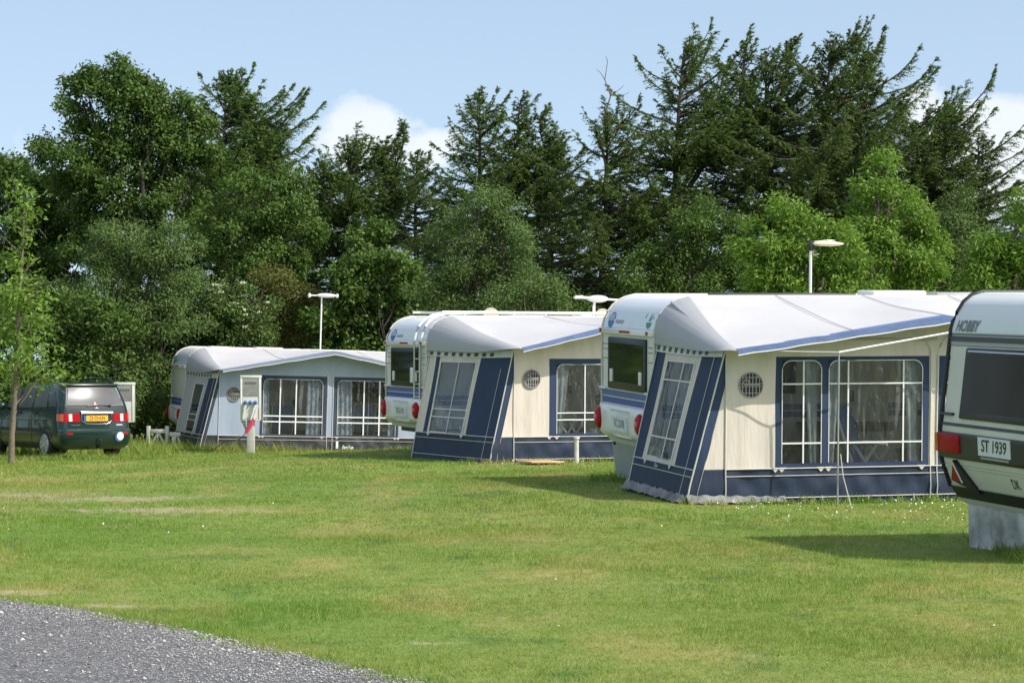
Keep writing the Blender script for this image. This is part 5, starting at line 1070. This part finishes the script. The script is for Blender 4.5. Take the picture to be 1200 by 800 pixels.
yr = np.concatenate([np.arange(2, 22, .12), [23, 26, 40]]); rg = np.random.default_rng(3); ex = edge_x(yr)+.05*np.sin(yr*4.1)+.03*np.sin(yr*11.3)+rg.normal(0, .03, len(yr)); rows = [[(x, y, gh(max(x, -16), y)+.006+.02*(1-min(1, t*8))*0) for t in np.linspace(0, 1, 12) for x in [ex_-.0-t*14]] for y, ex_ in zip(yr, ex)]
mb = MB(); mb.grid(rows); o = mb.build('gravel_road', road_mat(), None, 60); tag(o, kind='structure')
# loose stones on the gravel road
n = 16000; rg = np.random.default_rng(4); yy = rg.uniform(12.2, 19, n); xx = edge_x(yy)-rg.uniform(-.05, 1, n)**1*3.4*rg.uniform(0, 1, n); 
sz = rg.uniform(.003, .0062, n)*(1+1.7*(rg.uniform(0, 1, n) > .98)); base = nrm(np.array([[1,0,0],[0,1,0],[-1,0,0],[0,-1,0],[0,0,1.],[0,0,-1]])); fc = np.array([[0,1,4],[1,2,4],[2,3,4],[3,0,4],[1,0,5],[2,1,5],[3,2,5],[0,3,5]])
Vs = np.stack([xx, yy, gz(xx, yy)+.010], -1)[:, None]+base[None]*sz[:, None, None]*rg.uniform(.6, 1.4, (n, 6, 1))*np.array([1.2,1.2,.7]); Fs = (np.arange(n)[:, None, None]*6+fc[None]).reshape(-1, 3)
st_m = leaf_mat('stone', (.10,.10,.105), (.58,.57,.55), 0., .85, .2); o = raw_mesh('gravel', Vs.reshape(-1, 3), Fs, st_m); tag(o, 'loose grey and pale stones lying on the gravel road', 'gravel', kind='stuff')
# grass
def footprint(x, y, pad=0.):
    out = np.zeros(len(x), bool)
    for un, g in ((U1, g1), (U2, g2), (U3, g3), (U4, None)):
        dx, dy = x-un[0], y-un[1]; u = dx*math.cos(un[3])+dy*math.sin(un[3]); v = dx*math.sin(un[3])-dy*math.cos(un[3]); vm = W+(g['D'] if g else 0)
        out |= (u > (g['ub']+.05 if g else .3)+(0 if not g else -.0)) & (u < 6) & (v > .05) & (v < vm-.02+pad)
    dx, dy = x-car.location.x, y-car.location.y; 
    return out
rg = np.random.default_rng(9)
def scatter(dn, df, dens, halfpx=640):
    A_ = (df**2-dn**2)*halfpx/F; n = int(A_*dens); y = np.sqrt(rg.uniform(dn**2, df**2, n)); x = (rg.uniform(-1, 1, n)*halfpx/F)*y; k = (x > edge_x(y)+.0+.05*np.sin(y*4.1)+.03*np.sin(y*11.3)) & ~footprint(x, y); return x[k], y[k]
def blades(x, y, per, spread, h, wd, hv=.4):
    n = len(x)*per; X_ = np.repeat(x, per)+rg.normal(0, spread, n); Y_ = np.repeat(y, per)+rg.normal(0, spread, n); hh = np.repeat(h*rg.uniform(1-hv, 1+hv, len(x)), per)*rg.uniform(.5, 1.2, n)
    th = rg.uniform(0, 2*np.pi, n); ln = rg.uniform(.2, 1.0, n)*hh; la = rg.uniform(0, 2*np.pi, n); B_ = np.stack([X_, Y_, gz(X_, Y_)-.004], -1); sd_ = np.stack([np.cos(th), np.sin(th), np.zeros(n)], -1)*(wd*rg.uniform(.6, 1.3, n)/2)[:, None]
    tip = B_+np.stack([np.cos(la)*ln, np.sin(la)*ln, hh], -1); return np.stack([B_-sd_, B_+sd_, tip], 1)
VV = []
def bare_ok(x, y):
    b = np.max(np.exp(-((x[:, None]-BA[None, :, 0])/BA[None, :, 2])**2-((y[:, None]-BA[None, :, 1])/BA[None, :, 3])**2), 1); return rg.uniform(0, 1, len(x)) > b*.72
for dn, df, dens, per, spr, h, wd in ((12.6, 18, 1150, 6, .024, .025, .0036), (18, 26, 540, 6, .032, .027, .005), (26, 38, 210, 6, .05, .031, .0085), (38, 62, 75, 6, .08, .038, .013)):
    x, y = scatter(dn, df, dens); k = bare_ok(x, y); x, y = x[k], y[k]; hm = .75+.6*np.clip(np.sin(x*1.3+np.sin(y*.9)*2)*np.sin(y*.7+x*.4)+.3, 0, 1); VV.append(blades(x, y, per, spr, h, wd)); VV[-1][:, 2, 2] = VV[-1][:, 0, 2]+(VV[-1][:, 2, 2]-VV[-1][:, 0, 2])*np.repeat(hm, per)
V = np.concatenate(VV).reshape(-1, 3); gm = ground_mat(True); o = raw_mesh('grass', V, np.arange(len(V)).reshape(-1, 3), gm); tag(o, 'short mown lawn grass with dry patches', 'grass', kind='stuff')
print('grass blades', len(V)//3)
# taller unmown grass along the foot of the far awning, the car, the posts, road edge tufts
VV = []
def along(un, u0_, u1_, v, n, sp, h): 
    u = rg.uniform(u0_, u1_, n); x = un[0]+u*math.cos(un[3])+v*math.sin(un[3]); y = un[1]+u*math.sin(un[3])-v*math.cos(un[3])+rg.normal(0, sp, n); VV.append(blades(x, y, 8, .05, h, .016, .6))
along(U1, -1.2, 2.2, W+2.56+.25, 240, .16, .20); along(U1, 2.0, 6.2, W+2.56+.2, 90, .12, .13); along(U1, -1.8, .2, W+1.2, 160, .4, .20)
x = rg.uniform(-11.6, -7.4, 420); y = rg.uniform(50.2, 51.2, 420)-.3*(x+9); VV.append(blades(x, y, 8, .05, .12, .014, .6))
x = rg.uniform(-14, -8, 900); y = rg.uniform(55, 60, 900); VV.append(blades(x, y, 8, .08, .26, .018, .6))
along(U2, -.4, 5.5, W+2.75+.12, 150, .05, .09); along(U3, -.4, 6.0, W+2.28+.16, 240, .05, .085); along(U3, -.2, .3, .2, 60, .5, .10); along(U4, .1, .4, 1.0, 150, .9, .10)
yy = rg.uniform(12.5, 18.8, 700); xx = edge_x(yy)+rg.normal(.02, .10, 700)+.05*np.sin(yy*4.1); VV.append(blades(xx, yy, 8, .03, .045, .005, .7))
x, y = scatter(13.5, 30, 2.2); VV.append(blades(x, y, 10, .035, .075, .006, .6))
V = np.concatenate(VV).reshape(-1, 3); o = raw_mesh('tall_grass', V, np.arange(len(V)).reshape(-1, 3), gm); tag(o, 'longer grass tufts round the awnings, car and road edge', 'grass', kind='stuff')
# daisies: white specks scattered in the lawn, thick in front of the two cream awnings
pts = []
for un, g, n, a_, b_ in ((U3, g3, 280, .3, 5.5), (U2, g2, 110, .3, 4.5)):
    u = rg.uniform(-.2, 6.0, n); v = W+g['D']+.25+np.abs(rg.normal(0, 1, n))*(2.0 if g is g3 else 1.0); pts.append(np.stack([un[0]+u*math.cos(un[3])+v*math.sin(un[3]), un[1]+u*math.sin(un[3])-v*math.cos(un[3])], -1))
x, y = scatter(14, 40, .10); pts.append(np.stack([x, y], -1)); Pn = np.concatenate(pts); Pn = Pn[~footprint(Pn[:, 0], Pn[:, 1])]; n = len(Pn); th = np.linspace(0, 2*np.pi, 7)[:-1]
Cz = gz(Pn[:, 0], Pn[:, 1])+rg.uniform(.03, .055, n); rr = rg.uniform(.005, .009, n); tl = rg.normal(0, .35, (n, 2))
Vd = np.stack([Pn[:, 0, None]+rr[:, None]*np.cos(th), Pn[:, 1, None]+rr[:, None]*np.sin(th), Cz[:, None]+rr[:, None]*(np.cos(th)*tl[:, :1]+np.sin(th)*(tl[:, 1:]+.5))], -1)
o = raw_mesh('daisies', Vd.reshape(-1, 3), np.arange(n*6).reshape(-1, 6), mat('daisy_white', (.82,.82,.78), .7)); tag(o, 'small white daisies dotted over the lawn before the cream awnings', 'daisies', kind='stuff')
